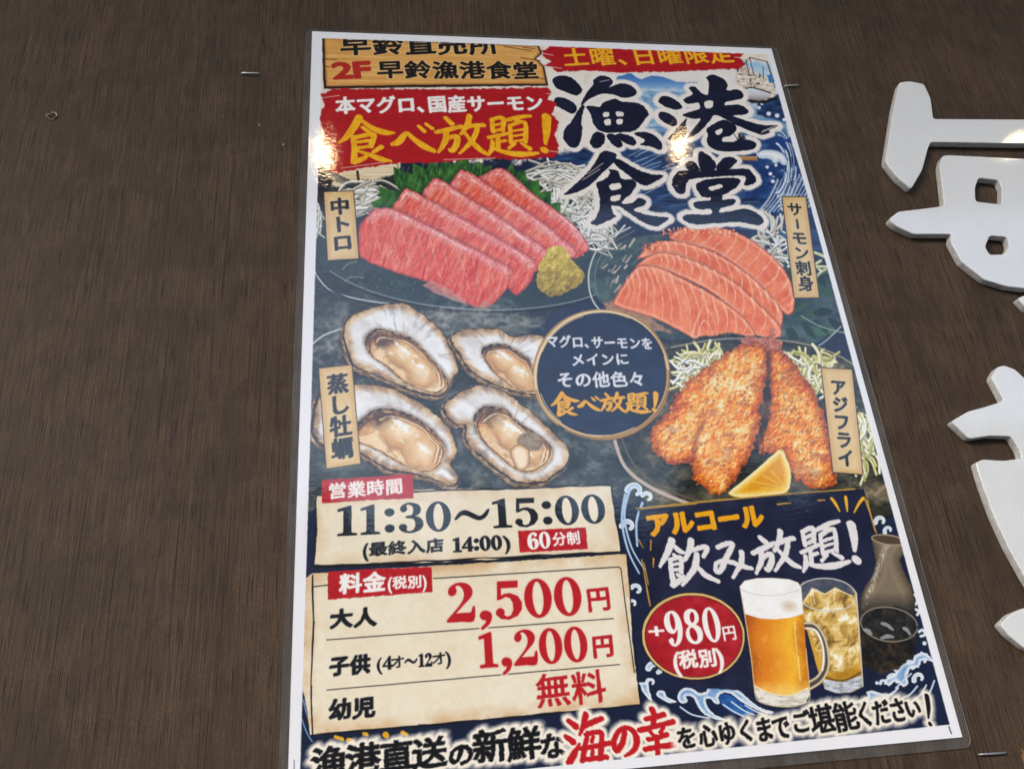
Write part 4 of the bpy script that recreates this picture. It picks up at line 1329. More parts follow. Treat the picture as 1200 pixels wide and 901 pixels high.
HOURS = part('hours_panel', -1, 'printed pale parchment panel with the opening hours')
poly(tG([(80, 106), (400, 92), (700, 85), (996, 75), (1008, 170), (1026, 284), (700, 308), (400, 320), (74, 330), (86, 220)]), parchment(201), 1, .8, 4)
sketch_edge(tG([(82, 108), (996, 76), (1026, 284), (76, 329)]), INKBLACK, .9, 1)
sketch_edge(tG([(80, 328), (400, 322), (1026, 286)]), INKBLACK, 1.5, 5, 1.0, 2, False)
PRICE = part('price_panel', -1, 'printed pale parchment panel with the prices')
poly(tG([(40, 372), (70, 350), (300, 336), (700, 312), (1042, 290), (1052, 400), (1060, 560), (1084, 757), (700, 792), (300, 830), (64, 850), (52, 760), (38, 700), (44, 560)]), parchment(207, .5), 1, .9, 5)
sketch_edge(tG([(70, 356), (74, 500), (66, 700), (70, 850)]), INKBLACK, .8, 2, .5, 2, False)
sketch_edge(tG([(68, 850), (400, 822), (1084, 758)]), INKBLACK, 1.0, 3, .8, 2, False)
sketch_edge(tG([(1044, 292), (1060, 500), (1085, 757)]), INKBLACK, .8, 4, .6, 1, False)
line(tV([(40, 91), (1120, 24), (1134, 34), (1162, 260), (1212, 640)]), (40, 38, 40), .62, smooth=0)
line(tG([(72, 392), (120, 386)]), (40, 38, 40), .7)
for a, b in (((115, 556), (1001, 490)), ((115, 711), (1020, 632))):
    line(tG([a, b]), (52, 46, 44), .62)
for p in (((296, 690), (300, 760)), ((190, 780), (240, 850)), ((700, 600), (720, 640))):
    line(tV(p), (240, 230, 208), .8, alpha=.6)


def redlabel(name, parent, pts, label, seed):
    part(name, parent, label)
    poly(pts, lambda x, y, d: ramp(fbm(x / 5, y / 5, 4, seed), (158, 26, 34), (184, 34, 42), (200, 52, 56)), 1, 1.0, 4, 0, seed)


redlabel('red_label', HOURS, tG([(98, 62), (240, 52), (382, 42), (383, 118), (240, 124), (100, 134)]), 'red brush strip heading the opening hours', 211)
Letters().text('営業時間', *tG([(118, 98), (352, 80)]), 20).draw((244, 236, 226), 0.8, (.65, 1), rough=.4)
redlabel('red_label', HOURS, tG([(707, 219), (918, 208), (922, 275), (711, 286)]), 'small red label with the time limit', 213)
Letters().text('60', *tG([(735, 251), (808, 246)]), 19, serif=True).text('分制', *tG([(812, 246), (900, 240)]), 17).draw((246, 240, 232), .7, (.75, 1), rough=.3)
redlabel('red_label', PRICE, tG([(118, 345), (280, 336), (440, 330), (442, 408), (280, 420), (118, 432)]), 'red brush strip heading the prices', 215)
Letters().text('料金', *tG([(152, 384), (298, 377)]), 25).draw((246, 240, 232), 1.2, (.65, 1), rough=.4)
Letters().text('(税別)', *tG([(303, 381), (424, 375)]), 16).draw((246, 240, 232), .7, (.75, 1))
DK = (34, 38, 46)
L1 = part('lettering', HOURS)
Letters().text('11:30~15:00', *tT([(48, 182), (1165, 128)]), 35, serif=True).draw(DK, .5, soft=1.2, rough=.25)
Letters().text('(最終入店', *tT([(160, 300), (496, 280)]), 17.5).text('14:00', *tT([(530, 280), (735, 268)]), 16.5, serif=True).text(')', *tT([(738, 270), (768, 266)]), 17.5).draw(DK, .8, (.65, 1), rough=.3)
L2 = part('lettering', PRICE)
PR = (186, 34, 42)
Letters().text('2,500', *tV([(112, 236), (912, 190)]), 45, serif=True).draw(PR, .8, soft=1.2, rough=.2, halo=((240, 214, 190), 3, 2))
Letters().text('円', *tV([(928, 216), (1078, 208)]), 31).draw(PR, 1.0, (.65, 1), rough=.5)
Letters().text('1,200', *tV([(298, 512), (945, 470)]), 41, serif=True).draw(PR, .8, soft=1.2, rough=.2, halo=((240, 214, 190), 3, 2))
Letters().text('円', *tV([(960, 490), (1095, 484)]), 29).draw(PR, 1.0, (.65, 1), rough=.5)
Letters().text('無料', *tV([(632, 752), (1048, 722)]), 42, fill=1.02).draw(PR, 0.8, (.65, 1), rough=.7)
Letters().text('大人', *tQ([(298, 116), (546, 104)]), 24).draw(INKBLACK, 1.3, (.65, 1), rough=.5)
Letters().text('子供', *tQ([(294, 364), (512, 350)]), 24).draw(INKBLACK, 1.3, (.65, 1), rough=.5)
Letters().text('(4', *tG([(268, 631), (318, 626)]), 15, serif=True).text('才', *tG([(312, 627), (356, 623)]), 15).text('~', *tG([(354, 622), (396, 620)]), 15, serif=True).text('12', *tG([(398, 620), (442, 617)]), 15, serif=True).text('才', *tG([(440, 617), (484, 612)]), 15).text(')', *tG([(480, 612), (500, 610)]), 17).draw(INKBLACK, .5, (.75, 1), rough=.3)
Letters().text('幼児', *tQ([(292, 592), (540, 574)]), 26).draw(INKBLACK, 1.3, (.65, 1), rough=.5)

# ---------------------------------------------------------------- drinks panel
ALC = part('drinks_panel', -1, 'printed navy panel advertising drinks with a thin gold frame')
poly(tJ([(30, 102), (400, 66), (800, 32), (1082, 14), (1110, 110), (1145, 240), (1165, 560), (1200, 640), (1190, 900), (600, 960), (240, 940), (85, 560), (60, 380)]), lambda x, y, d: ramp(fbm(x / 18, y / 18, 5, 221), (26, 28, 50), (36, 38, 62), (50, 54, 80)), 1.5, 1)
r6 = random.Random(8)
for p in ([(20, 105), (400, 68), (760, 36), (1040, 14)], [(40, 108), (300, 84)], [(680, 86), (740, 80)], [(870, 68), (900, 66)], [(1085, 56), (1110, 120), (1142, 220)], [(1098, 66), (1135, 210)], [(30, 250), (50, 290)], [(45, 345), (62, 440), (72, 500), (84, 560)], [(55, 360), (75, 460)], [(100, 340), (98, 380)], [(88, 256), (86, 300)]):
    line([(q[0], q[1], r6.uniform(.5, 1.1)) for q in tJ(p)], (206, 160, 66), alpha=.9)
for p in ([(932, 58, 6), (950, 82, 7), (970, 118, 3)], [(998, 52, 7), (1002, 80, 7), (1006, 118, 3)], [(1080, 58, 8), (1062, 80, 7), (1038, 124, 3)]):
    line(tJ(p), (236, 180, 50), ident=True)
LA = part('lettering', ALC)
Letters().text('アルコール', *tJ([(66, 186), (612, 140)]), 28, fill=1.04).draw(GOLD, 2.6, (.85, 1), rough=.6)

# brush written characters, as strokes (x, y, half width) in their tile
B_TABE = [[(285, 478, 13), (262, 520, 13), (225, 570, 10), (190, 597, 4)], [(295, 492, 8), (345, 528, 12), (400, 548, 14), (445, 550, 5)],
          [(302, 526, 8), (332, 548, 9)], [(255, 570, 9), (262, 620, 10), (262, 682, 13)], [(255, 574, 8), (340, 558, 9), (353, 566, 10), (338, 614, 9)],
          [(268, 595, 6), (338, 586, 6)], [(268, 622, 6), (338, 613, 6)], [(258, 688, 11), (300, 672, 9), (325, 654, 4)],
          [(278, 635, 6), (330, 652, 9), (380, 672, 13), (430, 682, 5)], [(388, 616, 9), (350, 642, 6)]]
B_BE = [[(440, 605, 8), (470, 592, 13), (505, 553, 9), (540, 580, 11), (590, 615, 15), (632, 634, 10)], [(563, 520, 6), (588, 542, 9)], [(598, 510, 6), (625, 530, 8)]]
B_HOU = [[(690, 482, 9), (716, 507, 11)], [(645, 548, 8), (700, 536, 10), (762, 520, 7)], [(692, 548, 10), (686, 592, 10), (654, 642, 4)],
         [(692, 578, 7), (742, 567, 10), (736, 612, 11), (716, 636, 9), (704, 626, 3)], [(800, 472, 10), (790, 512, 10), (760, 556, 5)],
         [(778, 527, 7), (820, 517, 8), (866, 515, 9)], [(838, 525, 8), (816, 582, 9), (755, 647, 4)], [(776, 548, 6), (812, 592, 10), (850, 630, 12), (888, 652, 7)]]
B_DAI = [[(905, 490, 8), (911, 546, 8)], [(905, 490, 7), (956, 481, 8), (955, 538, 8)], [(914, 514, 5), (950, 509, 5)], [(912, 541, 6), (952, 534, 6)],
         [(890, 573, 7), (976, 554, 7)], [(932, 562, 7), (935, 622, 9)], [(936, 592, 5), (968, 587, 6)], [(908, 590, 7), (906, 624, 9), (890, 651, 4)],
         [(905, 618, 6), (960, 640, 10), (1040, 651, 13), (1120, 645, 5)], [(972, 492, 7), (1040, 476, 8), (1086, 472, 5)], [(1030, 482, 6), (1014, 508, 7)],
         [(990, 517, 7), (994, 598, 7)], [(990, 516, 7), (1058, 502, 8), (1062, 592, 8)], [(998, 542, 4), (1056, 534, 4)], [(998, 566, 4), (1056, 558, 4)],
         [(998, 592, 5), (1056, 584, 5)], [(1012, 600, 6), (984, 624, 5)], [(1044, 600, 6), (1082, 624, 10)]]
B_BANG = [[(1160, 476, 17), (1160, 540, 14), (1155, 602, 5)], [(1151, 631, 15), (1151, 632, 15)]]
B_IN = [[(185, 255, 13), (165, 310, 11), (130, 377, 4)], [(190, 275, 8), (215, 300, 10), (242, 313, 5)], [(195, 322, 6), (213, 333, 6)], [(178, 345, 8), (183, 400, 9), (195, 458, 12)],
        [(180, 346, 7), (226, 336, 8), (228, 402, 8)], [(186, 369, 5), (222, 362, 5)], [(186, 394, 5), (225, 387, 5)], [(190, 464, 11), (222, 440, 9), (242, 420, 4)], [(212, 415, 6), (248, 442, 9)],
        [(275, 256, 12), (268, 300, 11), (244, 348, 5)], [(275, 302, 7), (330, 286, 9), (350, 292, 9), (332, 332, 5)], [(302, 320, 10), (290, 385, 11), (234, 464, 4)], [(300, 372, 7), (340, 415, 12), (402, 446, 7)]]
B_MI = [[(400, 287, 8), (440, 271, 9), (468, 274, 9), (442, 330, 9), (414, 395, 9), (392, 398, 8), (394, 362, 6), (440, 351, 8), (520, 376, 10), (560, 386, 6)], [(512, 310, 10), (508, 362, 9), (470, 428, 4)]]
B_UMI = [[(128, 222, 13), (168, 252, 20)], [(113, 313, 13), (152, 342, 19)], [(132, 466, 18), (162, 412, 15), (192, 356, 4)], [(228, 186, 16), (216, 240, 14), (193, 304, 6)],
         [(222, 252, 11), (270, 228, 14), (322, 208, 11)], [(240, 292, 11), (224, 372, 13), (208, 456, 13)], [(226, 302, 10), (310, 286, 13), (322, 332, 13), (312, 446, 15)],
         [(198, 384, 10), (300, 366, 13), (368, 350, 13)], [(212, 448, 11), (352, 432, 13)], [(272, 312, 8), (264, 344, 10)], [(270, 388, 8), (264, 420, 10)]]
B_NO = [[(456, 285, 13), (442, 350, 14), (408, 395, 14), (393, 350, 13), (410, 296, 12), (452, 265, 12), (500, 275, 14), (526, 330, 17), (510, 392, 13), (458, 428, 5)]]
B_SACHI = [[(615, 155, 17), (627, 185, 14), (622, 245, 13)], [(578, 212, 11), (630, 200, 12), (684, 184, 14)], [(543, 276, 13), (640, 252, 12), (738, 226, 14)], [(602, 276, 9), (618, 302, 10)], [(682, 256, 10), (664, 290, 9)],
           [(592, 330, 11), (650, 318, 11), (704, 300, 13)], [(575, 388, 12), (650, 372, 13), (742, 360, 14)], [(642, 316, 13), (646, 370, 14), (650, 425, 13)]]


def strokes(T, lst): return [T(s) for s in lst]


WHITEINK = (232, 226, 222)
lt = Letters()
lt.brush(strokes(tJ, B_IN) + strokes(tJ, B_MI))
hou = amap(tA([(645, 470), (888, 470), (645, 650)]), tJ([(556, 236), (768, 196), (572, 418)]))
lt.brush(strokes(tA, B_HOU), hou, .98)
dai = amap(tA([(890, 470), (1118, 470), (890, 655)]), tJ([(780, 196), (996, 156), (800, 404)]))
lt.brush(strokes(tA, B_DAI), dai, .98)
lt.brush([tJ([(1024, 182, 18), (1037, 240, 15), (1040, 302, 6)]), tJ([(1049, 345, 18), (1050, 346, 18)])])
lt.draw(WHITEINK, 1.0, rough=.9, rs=3)

BADGE = part('price_badge', -1, 'printed red oval badge with a gold ring at the left of the beer glass')
el = ellipse(811.5, 745.5, 61.5, 52, 4)
poly(el, (46, 30, 40), 1)
poly(ellipse(811.5, 745.5, 60, 50.5, 4), (222, 190, 120), 1, .6)
poly(ellipse(811.8, 745.8, 57.4, 48, 4), (60, 20, 30), 1, .4)
poly(ellipse(811.8, 745.8, 56.4, 47.2, 4), lambda x, y, d: ramp(fbm(x / 14, y / 9, 4, 231), (150, 24, 34), (172, 34, 44), (190, 56, 62)), 1, .4)
part('lettering', BADGE)
Letters().text('+', *tH([(160, 491), (214, 487)]), 17, serif=True).text('980', *tH([(213, 484), (392, 466)]), 40, serif=True).text('円', *tH([(394, 498), (442, 494)]), 19).draw((246, 236, 228), .6, (.85, 1), rough=.2)
Letters().text('(', *tH([(238, 586), (262, 584)]), 24).text('税別', *tH([(256, 582), (380, 574)]), 23).text(')', *tH([(374, 574), (400, 572)]), 24).draw((246, 236, 228), 1.0, (.65, 1), rough=.4)

# sake flask and cup
part('sake_flask', -1, 'printed brown stoneware flask at the right edge of the drinks panel')
poly(tH([(872, 192), (895, 182), (940, 184), (974, 194), (985, 228), (962, 262), (975, 300), (1000, 350), (1012, 400), (1005, 470), (835, 470), (830, 400), (850, 350), (878, 310), (886, 270)]),
     lambda x, y, d: lerp(lerp(ramp(fbm(x / 1.6, y / 1.6, 3, 241) * .30 + .75 * np.clip(-d / 17, 0, 1), (62, 54, 46), (112, 98, 80), (142, 126, 104), (126, 112, 94)),
                               (244, 236, 220), np.clip(1 - np.abs(x - (1028 - (y - 665) * .37)) / 5.5, 0, 1) * np.clip((fbm(x / 1.5, y / 3, 3, 243) - .25) * 2, 0, 1) * .85),
                          (40, 38, 38), np.clip((y - 694) / 24, 0, 1) * .85), 1, .6)
poly(tH(ellipse(926, 200, 52, 14, 8)), (86, 72, 56), 1)
line(tH(ellipse(926, 199, 53, 15, 8, 30)), (170, 150, 122), .8)
part('sake_cup', -1, 'printed dark sake cup in front of the stoneware flask')
poly(tH([(836, 470), (850, 440), (900, 415), (960, 410), (1005, 435), (1020, 480), (1010, 560), (960, 610), (900, 625), (850, 600), (835, 540)]), lambda x, y, d: ramp(fbm(x / 5, y / 5, 5, 245) + .2 * fbm(x / 30, y / 30, 2, 246), (16, 16, 18), (26, 25, 26), (52, 44, 36), (84, 66, 40)), 2, 3, 4)
poly(tH(ellipse(928, 468, 90, 52, 8)), lambda x, y, d: ramp(fbm(x / 4, y / 4, 4, 247), (20, 20, 22), (44, 42, 40), (78, 72, 64)), 1)
line(np.concatenate([tH(ellipse(928, 468, 91, 54, 8, 40))] * 1), (148, 138, 122), .8, smooth=2, alpha=.9)
for a, b in (((905, 465), (940, 485)), ((905, 512), (940, 508)), ((850, 485), (872, 500)), ((975, 480), (995, 500))):
    line(tH([(*a, 4), ((a[0] + b[0]) / 2, (a[1] + b[1]) / 2 - 4, 6), (*b, 3)]), (176, 174, 172), rough=.9, alpha=.8)

part('highball_glass', -1, 'printed tall glass of amber highball with ice')
poly(tR([(446, 135), (480, 105), (560, 85), (640, 84), (720, 105), (778, 165), (790, 300), (802, 480), (814, 690), (760, 722), (680, 732), (600, 706), (560, 600), (480, 300)]),
     lambda x, y, d: ramp(np.clip((y - 676) / 130, 0, 1) * .8 + .35 * (fbm(x / 9, y / 11, 5, 251) - .3), (70, 76, 92), (156, 132, 92), (222, 188, 112), (206, 158, 66), (214, 170, 72), (176, 126, 40), (206, 180, 120)), 1, .4)
poly(tR([(450, 140), (490, 108), (560, 92), (640, 90), (715, 112), (770, 170), (730, 230), (600, 262), (480, 220)]), lambda x, y, d: ramp(fbm(x / 8, y / 5, 3, 253), (60, 66, 82), (88, 92, 104), (120, 120, 122)), 1)
def iced(x, y, d):
    n = fbm(x / 11 + fbm(x / 13, y / 13, 3, 290) * 1.4, y / 12 + fbm(x / 12, y / 12, 3, 291) * 1.4, 3, 292, .45)
    gy, gx = np.gradient(n)
    lit = np.clip(.56 - 3.2 * gy - 2.2 * gx + (n - .5) * 1.5, 0, 1)
    return ramp(lit, (122, 94, 50), (186, 146, 76), (224, 190, 114), (238, 214, 154), (252, 246, 226))


poly(tR([(470, 225), (500, 180), (530, 142), (560, 150), (600, 172), (632, 158), (658, 138), (700, 160), (752, 182), (772, 226), (786, 330), (796, 470), (790, 560), (700, 610), (610, 600), (560, 500), (500, 330)]), iced, 2.5, 1.2, 5)
line(tR([(478, 228), (528, 146), (602, 176), (658, 142), (752, 186)]), (250, 236, 190), .7, smooth=0, alpha=.9)
line(tR([(528, 146), (545, 230)]), (252, 246, 226), .6, alpha=.7)
line(tR([(658, 142), (650, 220)]), (252, 246, 226), .6, alpha=.7)
for k in range(10):
    x, y = rnd.uniform(520, 770), rnd.uniform(200, 600)
    line(tR([(x, y), (x + rnd.uniform(-40, 40), y + rnd.uniform(-30, 30))]), rnd.choice([(252, 246, 226), (150, 104, 40), (120, 92, 60)]), rnd.uniform(.3, .9), alpha=.6)
poly(tR([(590, 650), (700, 668), (808, 630), (814, 692), (740, 726), (660, 728), (600, 706)]), lambda x, y, d: ramp(fbm(x / 6, y / 2.5, 4, 258), (96, 100, 106), (196, 200, 204), (240, 240, 238)), 1)
line(tR([(600, 640), (700, 660), (806, 612)]), (90, 66, 30), 1.2, alpha=.7)
line(tR(ellipse(612, 178, 166, 92, 4, 40)), (206, 206, 206), .6, smooth=2)
line(tR([(778, 168), (800, 480), (814, 690)]), (216, 206, 186), .7)

MUG = part('beer_mug', -1, 'printed glass mug of golden beer with a white head and a handle')
line(tR([(486, 352, 22), (540, 358, 22), (585, 420, 20), (606, 500, 20), (606, 580, 22), (570, 650, 24), (505, 690, 26)]), lambda x, y, d: ramp(np.clip(-d / 4.6, 0, 1), (176, 142, 88), (236, 226, 200), (120, 104, 86), (72, 66, 64)), ident=True)
line(tR([(500, 366, 4), (550, 378, 5), (582, 440, 5), (594, 520, 5), (586, 600, 5)]), (246, 240, 226))
poly(tR([(124, 130), (150, 100), (220, 86), (300, 84), (400, 92), (450, 110), (468, 140), (482, 300), (494, 480), (516, 735), (490, 785), (410, 806), (310, 800), (230, 775), (206, 725), (186, 540), (150, 290)]),
     lambda x, y, d: lerp(lerp(ramp(np.clip((x - 872 - (y - 720) * .06) / 66, 0, 1) + .12 * (fbm(x / 2.5, y / 2.5, 3, 261) - .5) + .05 * np.sin(y / 9), (176, 92, 26), (216, 126, 38), (228, 142, 44), (238, 166, 52), (244, 186, 60), (206, 126, 34)), (250, 206, 110), np.clip((fbm(x / 9, y / 14, 4, 263) - .54) * 4, 0, 1) * .28),
                          (250, 214, 130), np.clip((y - 796) / 14, 0, 1) * .6), 1)
poly(tR([(206, 690), (290, 730), (400, 745), (508, 700), (516, 738), (490, 785), (410, 806), (310, 800), (232, 776), (208, 728)]), lambda x, y, d: ramp(fbm(x / 9, y / 3, 4, 265) * 1.1 - .05, (150, 116, 76), (206, 196, 178), (240, 236, 226), (214, 170, 100)), 1)
line(tR([(206, 688), (290, 728), (400, 742), (510, 698)]), (246, 226, 170), .8)
line(tR([(430, 330, 4), (446, 480, 5), (462, 660, 3)]), (252, 222, 140), alpha=.8)
line(tR([(440, 380, 3), (452, 520, 3)]), (170, 96, 26), alpha=.6)
for k in range(420):
    x, y = rnd.uniform(170, 480), rnd.uniform(330, 710)
    poly(tR(ellipse(x, y, rnd.uniform(1.0, 2.2), rnd.uniform(1.0, 2.2), n=6)), rnd.choice([(252, 216, 130), (190, 104, 26), (246, 190, 84)]), .8, ident=False, alpha=.5)
line(tR([(124, 135), (152, 300), (188, 540), (208, 728), (232, 776), (310, 800), (410, 806), (490, 785), (516, 738), (494, 480)]), (228, 206, 160), .55, alpha=.9)
part('beer_foam', MUG)
poly(tR([(124, 130), (150, 100), (220, 86), (300, 84), (400, 92), (450, 110), (468, 140), (480, 285), (400, 308), (320, 316), (240, 312), (152, 286)]),
     lambda x, y, d: lerp(ramp(fbm(x / 12, y / 10, 4, 271) * .5 + fbm(x / 2, y / 2, 2, 272) * .2 + .2, (222, 206, 184), (240, 234, 226), (249, 247, 243), (252, 251, 250)), (206, 176, 136), np.clip(1 - np.hypot((x - 923) / 12, (y - 710) / 9), 0, 1) * .7), 1)
line(tR([(130, 150), (220, 178), (340, 180), (462, 150)]), (214, 206, 196), .6, alpha=.7)

# ---------------------------------------------------------------- round navy badge
RB = part('round_badge', -1, 'printed round navy badge with a sketched gold ring in the middle of the poster')
poly(ellipse(704.6, 440, 79.5, 76, 10), lambda x, y, d: ramp(fbm(x / 26, y / 18, 5, 281), (16, 24, 46), (26, 36, 62), (44, 60, 90)), 1, .5)
r7 = random.Random(2)
for k in range(7):
    a0, a1 = r7.uniform(0, 6.28), r7.uniform(2.2, 5.6)
    rr = r7.uniform(-2.2, 1.5)
    t = np.linspace(a0, a0 + a1, 26)
    p = [(704.6 + (79 + rr + .7 * math.sin(3 * q)) * math.cos(q), 440 + (75.5 + rr + .7 * math.cos(2 * q)) * math.sin(q), .9 * (.35 + abs(math.sin(q * 1.7 + k)))) for q in t]
    line(p, r7.choice([(206, 160, 96), (176, 132, 74), (232, 206, 160)]), ident=True, smooth=2)
for k in range(5):
    a0 = r7.uniform(0, 6.28)
    t = np.linspace(a0, a0 + r7.uniform(.2, .9), 8)
    line([(704.6 + 75 * math.cos(q), 440 + 71.5 * math.sin(q), .5) for q in t], (214, 190, 140))
part('lettering', RB)
BW = (226, 224, 226)
Letters().text('マグロ、サーモンを', *tI([(160, 252), (846, 268)]), 15.5).draw(BW, 0.8, (.65, 1), rough=.5)
Letters().text('メインに', *tI([(318, 372), (694, 364)]), 16).draw(BW, 0.8, (.65, 1), rough=.5)
Letters().text('その他色々', *tI([(226, 500), (796, 494)]), 20).draw(BW, 0.9, (.65, 1), rough=.5)
bd = amap(tA([(190, 597), (1160, 476), (258, 690)]), tI([(196, 662), (862, 585), (240, 725)]))
Letters().brush(strokes(tA, B_TABE + B_BE + B_HOU + B_DAI + B_BANG), bd, .60).draw((236, 172, 48), .5, rough=.5, rs=3)

# ---------------------------------------------------------------- name tags


def nametag(pts, seed, label, string, p0, p1, h, bold):
    k = part('name_tag', -1, label)
    q = np.asarray(pts, float)
    poly(q, (36, 32, 32), 1, .3, 4, grow=.9)
    poly(q, lambda x, y, d: lerp(ramp(fbm(x / 20, y / 20, 4, seed) * .6 + fbm(x / 2, y / 9, 3, seed + 2) * .4, (216, 180, 124), (228, 198, 146), (238, 214, 168)), (196, 146, 84), np.clip(1 + (d + 1) / 6, 0, 1) * .35), 1, .2, 4)
    part('lettering', k)
    Letters().text(string, p0, p1, h, vertical=True).draw((34, 34, 38), bold * .8, (.62, 1), rough=.6, rs=3)


nametag(tC([(160, 188), (297, 183), (322, 498), (178, 506)]), 301, 'pale vertical tag beside the red fish', '中トロ', *tC([(231, 214), (250, 468)]), 20, 1.4)
nametag(tD([(945, 112), (1038, 112), (1092, 515), (993, 516)]), 303, 'pale vertical tag beside the salmon', 'サーモン刺身', *tD([(991, 134), (1044, 492)]), 15.5, 1.0)
nametag(tP([(55, 325), (205, 308), (245, 760), (90, 782)]), 305, 'pale vertical tag over the oysters', '蒸し牡蠣', *tP([(138, 348), (166, 742)]), 23, 1.4)
nametag(tN([(885, 210), (1027, 217), (1078, 706), (940, 695)]), 307, 'pale vertical tag beside the fried fish', 'アジフライ', *tN([(960, 262), (1004, 675)]), 18, 1.3)

# ---------------------------------------------------------------- title
use(BG)
TITLE = part('title_lettering', -1, 'huge brush written navy title with a pale outline')
T_GYO = [[(108, 222), (150, 203), (200, 215), (243, 262), (240, 285), (218, 296), (170, 280), (128, 262)],
         [(113, 325), (128, 304), (165, 310), (205, 330), (220, 350), (215, 375), (195, 380), (150, 358), (118, 340)],
         [(158, 490), (165, 455), (195, 420), (225, 370), (248, 343), (257, 350), (242, 410), (248, 455), (240, 500), (225, 535), (195, 537), (170, 515)],
         [(300, 225), (335, 204), (378, 215), (388, 238), (372, 260), (425, 240), (475, 250), (502, 282), (480, 303), (430, 305), (395, 292), (350, 287), (310, 298), (270, 320), (242, 344), (250, 315), (275, 275), (298, 245)],
         [(285, 505), (310, 468), (345, 475), (353, 505), (335, 535), (305, 543), (288, 525)],
         [(362, 488), (385, 475), (420, 497), (436, 525), (420, 541), (390, 525)], [(404, 482), (430, 474), (480, 490), (498, 515), (485, 530), (450, 520), (420, 500)],
         [(490, 475), (530, 467), (580, 480), (615, 515), (622, 540), (605, 551), (570, 535), (520, 527), (542, 505)]]
T_DEN = [[(266, 350), (300, 347), (330, 350), (348, 328), (400, 312), (430, 325), (490, 330), (530, 343), (558, 380), (545, 402), (525, 430), (500, 455), (470, 466), (370, 470), (330, 460), (300, 430), (290, 388)],
         [(343, 378), (371, 373), (372, 392), (347, 398)], [(406, 372), (440, 374), (437, 394), (409, 392)], [(350, 412), (378, 406), (381, 430), (357, 436)], [(408, 408), (436, 408), (432, 430), (409, 430)]]
T_KO = [[(603, 325), (620, 300), (660, 305), (705, 335), (711, 355), (680, 362), (640, 350)], [(603, 395), (615, 374), (650, 380), (685, 405), (691, 430), (670, 441), (630, 422)],
        [(648, 500), (665, 478), (700, 440), (738, 400), (731, 430), (735, 465), (715, 500), (680, 508)],
        [(828, 455), (870, 425), (910, 410), (950, 425), (969, 450), (942, 482), (908, 492), (906, 512), (960, 512), (988, 492), (1000, 500), (1050, 510), (1059, 535), (1020, 552), (920, 558), (860, 546), (830, 515), (836, 480)],
        [(866, 466), (895, 450), (906, 460), (884, 482)]]
T_KYO = [[(745, 262), (775, 257), (812, 290), (836, 288), (838, 230), (826, 212), (858, 200), (905, 218), (926, 245), (922, 273), (975, 268), (1001, 290), (990, 312), (922, 325), (918, 343), (985, 340), (1026, 370), (1002, 386), (952, 390), (1000, 410), (1070, 430), (1120, 436), (1165, 436), (1120, 458), (1125, 468), (1090, 480), (1040, 465), (960, 430), (890, 392), (862, 388), (842, 415), (800, 462), (755, 492), (738, 494), (766, 455), (802, 406), (770, 406), (715, 390), (742, 375), (795, 360), (790, 330), (742, 335), (720, 315), (766, 290)],
         [(820, 326), (855, 320), (858, 351), (824, 356)]]
T_SHOKU = [[(330, 570), (360, 555), (405, 570), (402, 592), (380, 622), (330, 670), (290, 710), (230, 745), (163, 760), (200, 725), (250, 680), (300, 622)],
           [(392, 590), (430, 600), (500, 640), (570, 665), (626, 670), (600, 692), (550, 716), (510, 706), (460, 665), (405, 622)],
           [(314, 704), (350, 690), (378, 660), (372, 642), (415, 650), (430, 684), (485, 690), (499, 715), (470, 760), (441, 782), (434, 802), (480, 800), (510, 775), (545, 790), (530, 812), (484, 830), (540, 852), (600, 862), (652, 868), (624, 892), (590, 906), (530, 886), (470, 846), (424, 816), (384, 812), (392, 850), (404, 862), (352, 888), (312, 902), (286, 890), (316, 862), (330, 800), (322, 740)],
           [(374, 713), (424, 705), (427, 731), (381, 738)], [(380, 768), (426, 760), (420, 786), (384, 790)]]
T_DO = [[(725, 618), (765, 604), (796, 645), (760, 658)], [(790, 570), (815, 562), (862, 600), (870, 642), (804, 652)], [(872, 640), (905, 592), (945, 584), (970, 600), (950, 627), (905, 652)],
        [(668, 700), (690, 655), (730, 648), (800, 650), (1000, 638), (1040, 658), (1061, 690), (1040, 712), (1004, 714), (1008, 672), (880, 676), (748, 690), (728, 750), (700, 754), (675, 730)],
        [(780, 715), (830, 690), (930, 680), (986, 690), (972, 720), (945, 740), (900, 762), (825, 772), (800, 762)],
        [(768, 802), (800, 790), (846, 786), (852, 764), (902, 764), (902, 784), (955, 780), (961, 800), (922, 816), (896, 820), (892, 846), (1000, 826), (1060, 845), (1096, 880), (1070, 902), (980, 888), (860, 893), (770, 897), (718, 872), (740, 852), (846, 852), (846, 826), (790, 827)]]
T_DOH = [[(838, 726), (892, 711), (902, 726), (852, 741)]]
tt = Letters()
# holes belong to the loop they sit in, so each compound is one edge set


def compound(L, polys, smooth=3):
    L.g.append(np.concatenate([edges(np.array([mm(q) for q in catmull(tB(p), smooth)])) for p in polys]))


for p in T_GYO: compound(tt, [p])
compound(tt, T_DEN)
for p in T_KO[:3]: compound(tt, [p])
compound(tt, T_KO[3:])
compound(tt, T_KYO)
for p in T_SHOKU[:2]: compound(tt, [p])
compound(tt, T_SHOKU[2:])
for k, p in enumerate(T_DO):
    compound(tt, [p] + (T_DOH if k == 4 else []))
tt.draw((22, 27, 50), .4, rough=1.6, rs=3, halo=((238, 229, 219), 12, 5), shade=lambda x, y, d: ramp(fbm(x / 12, y / 9, 4, 311), (14, 18, 38), (24, 28, 52), (36, 42, 68)))
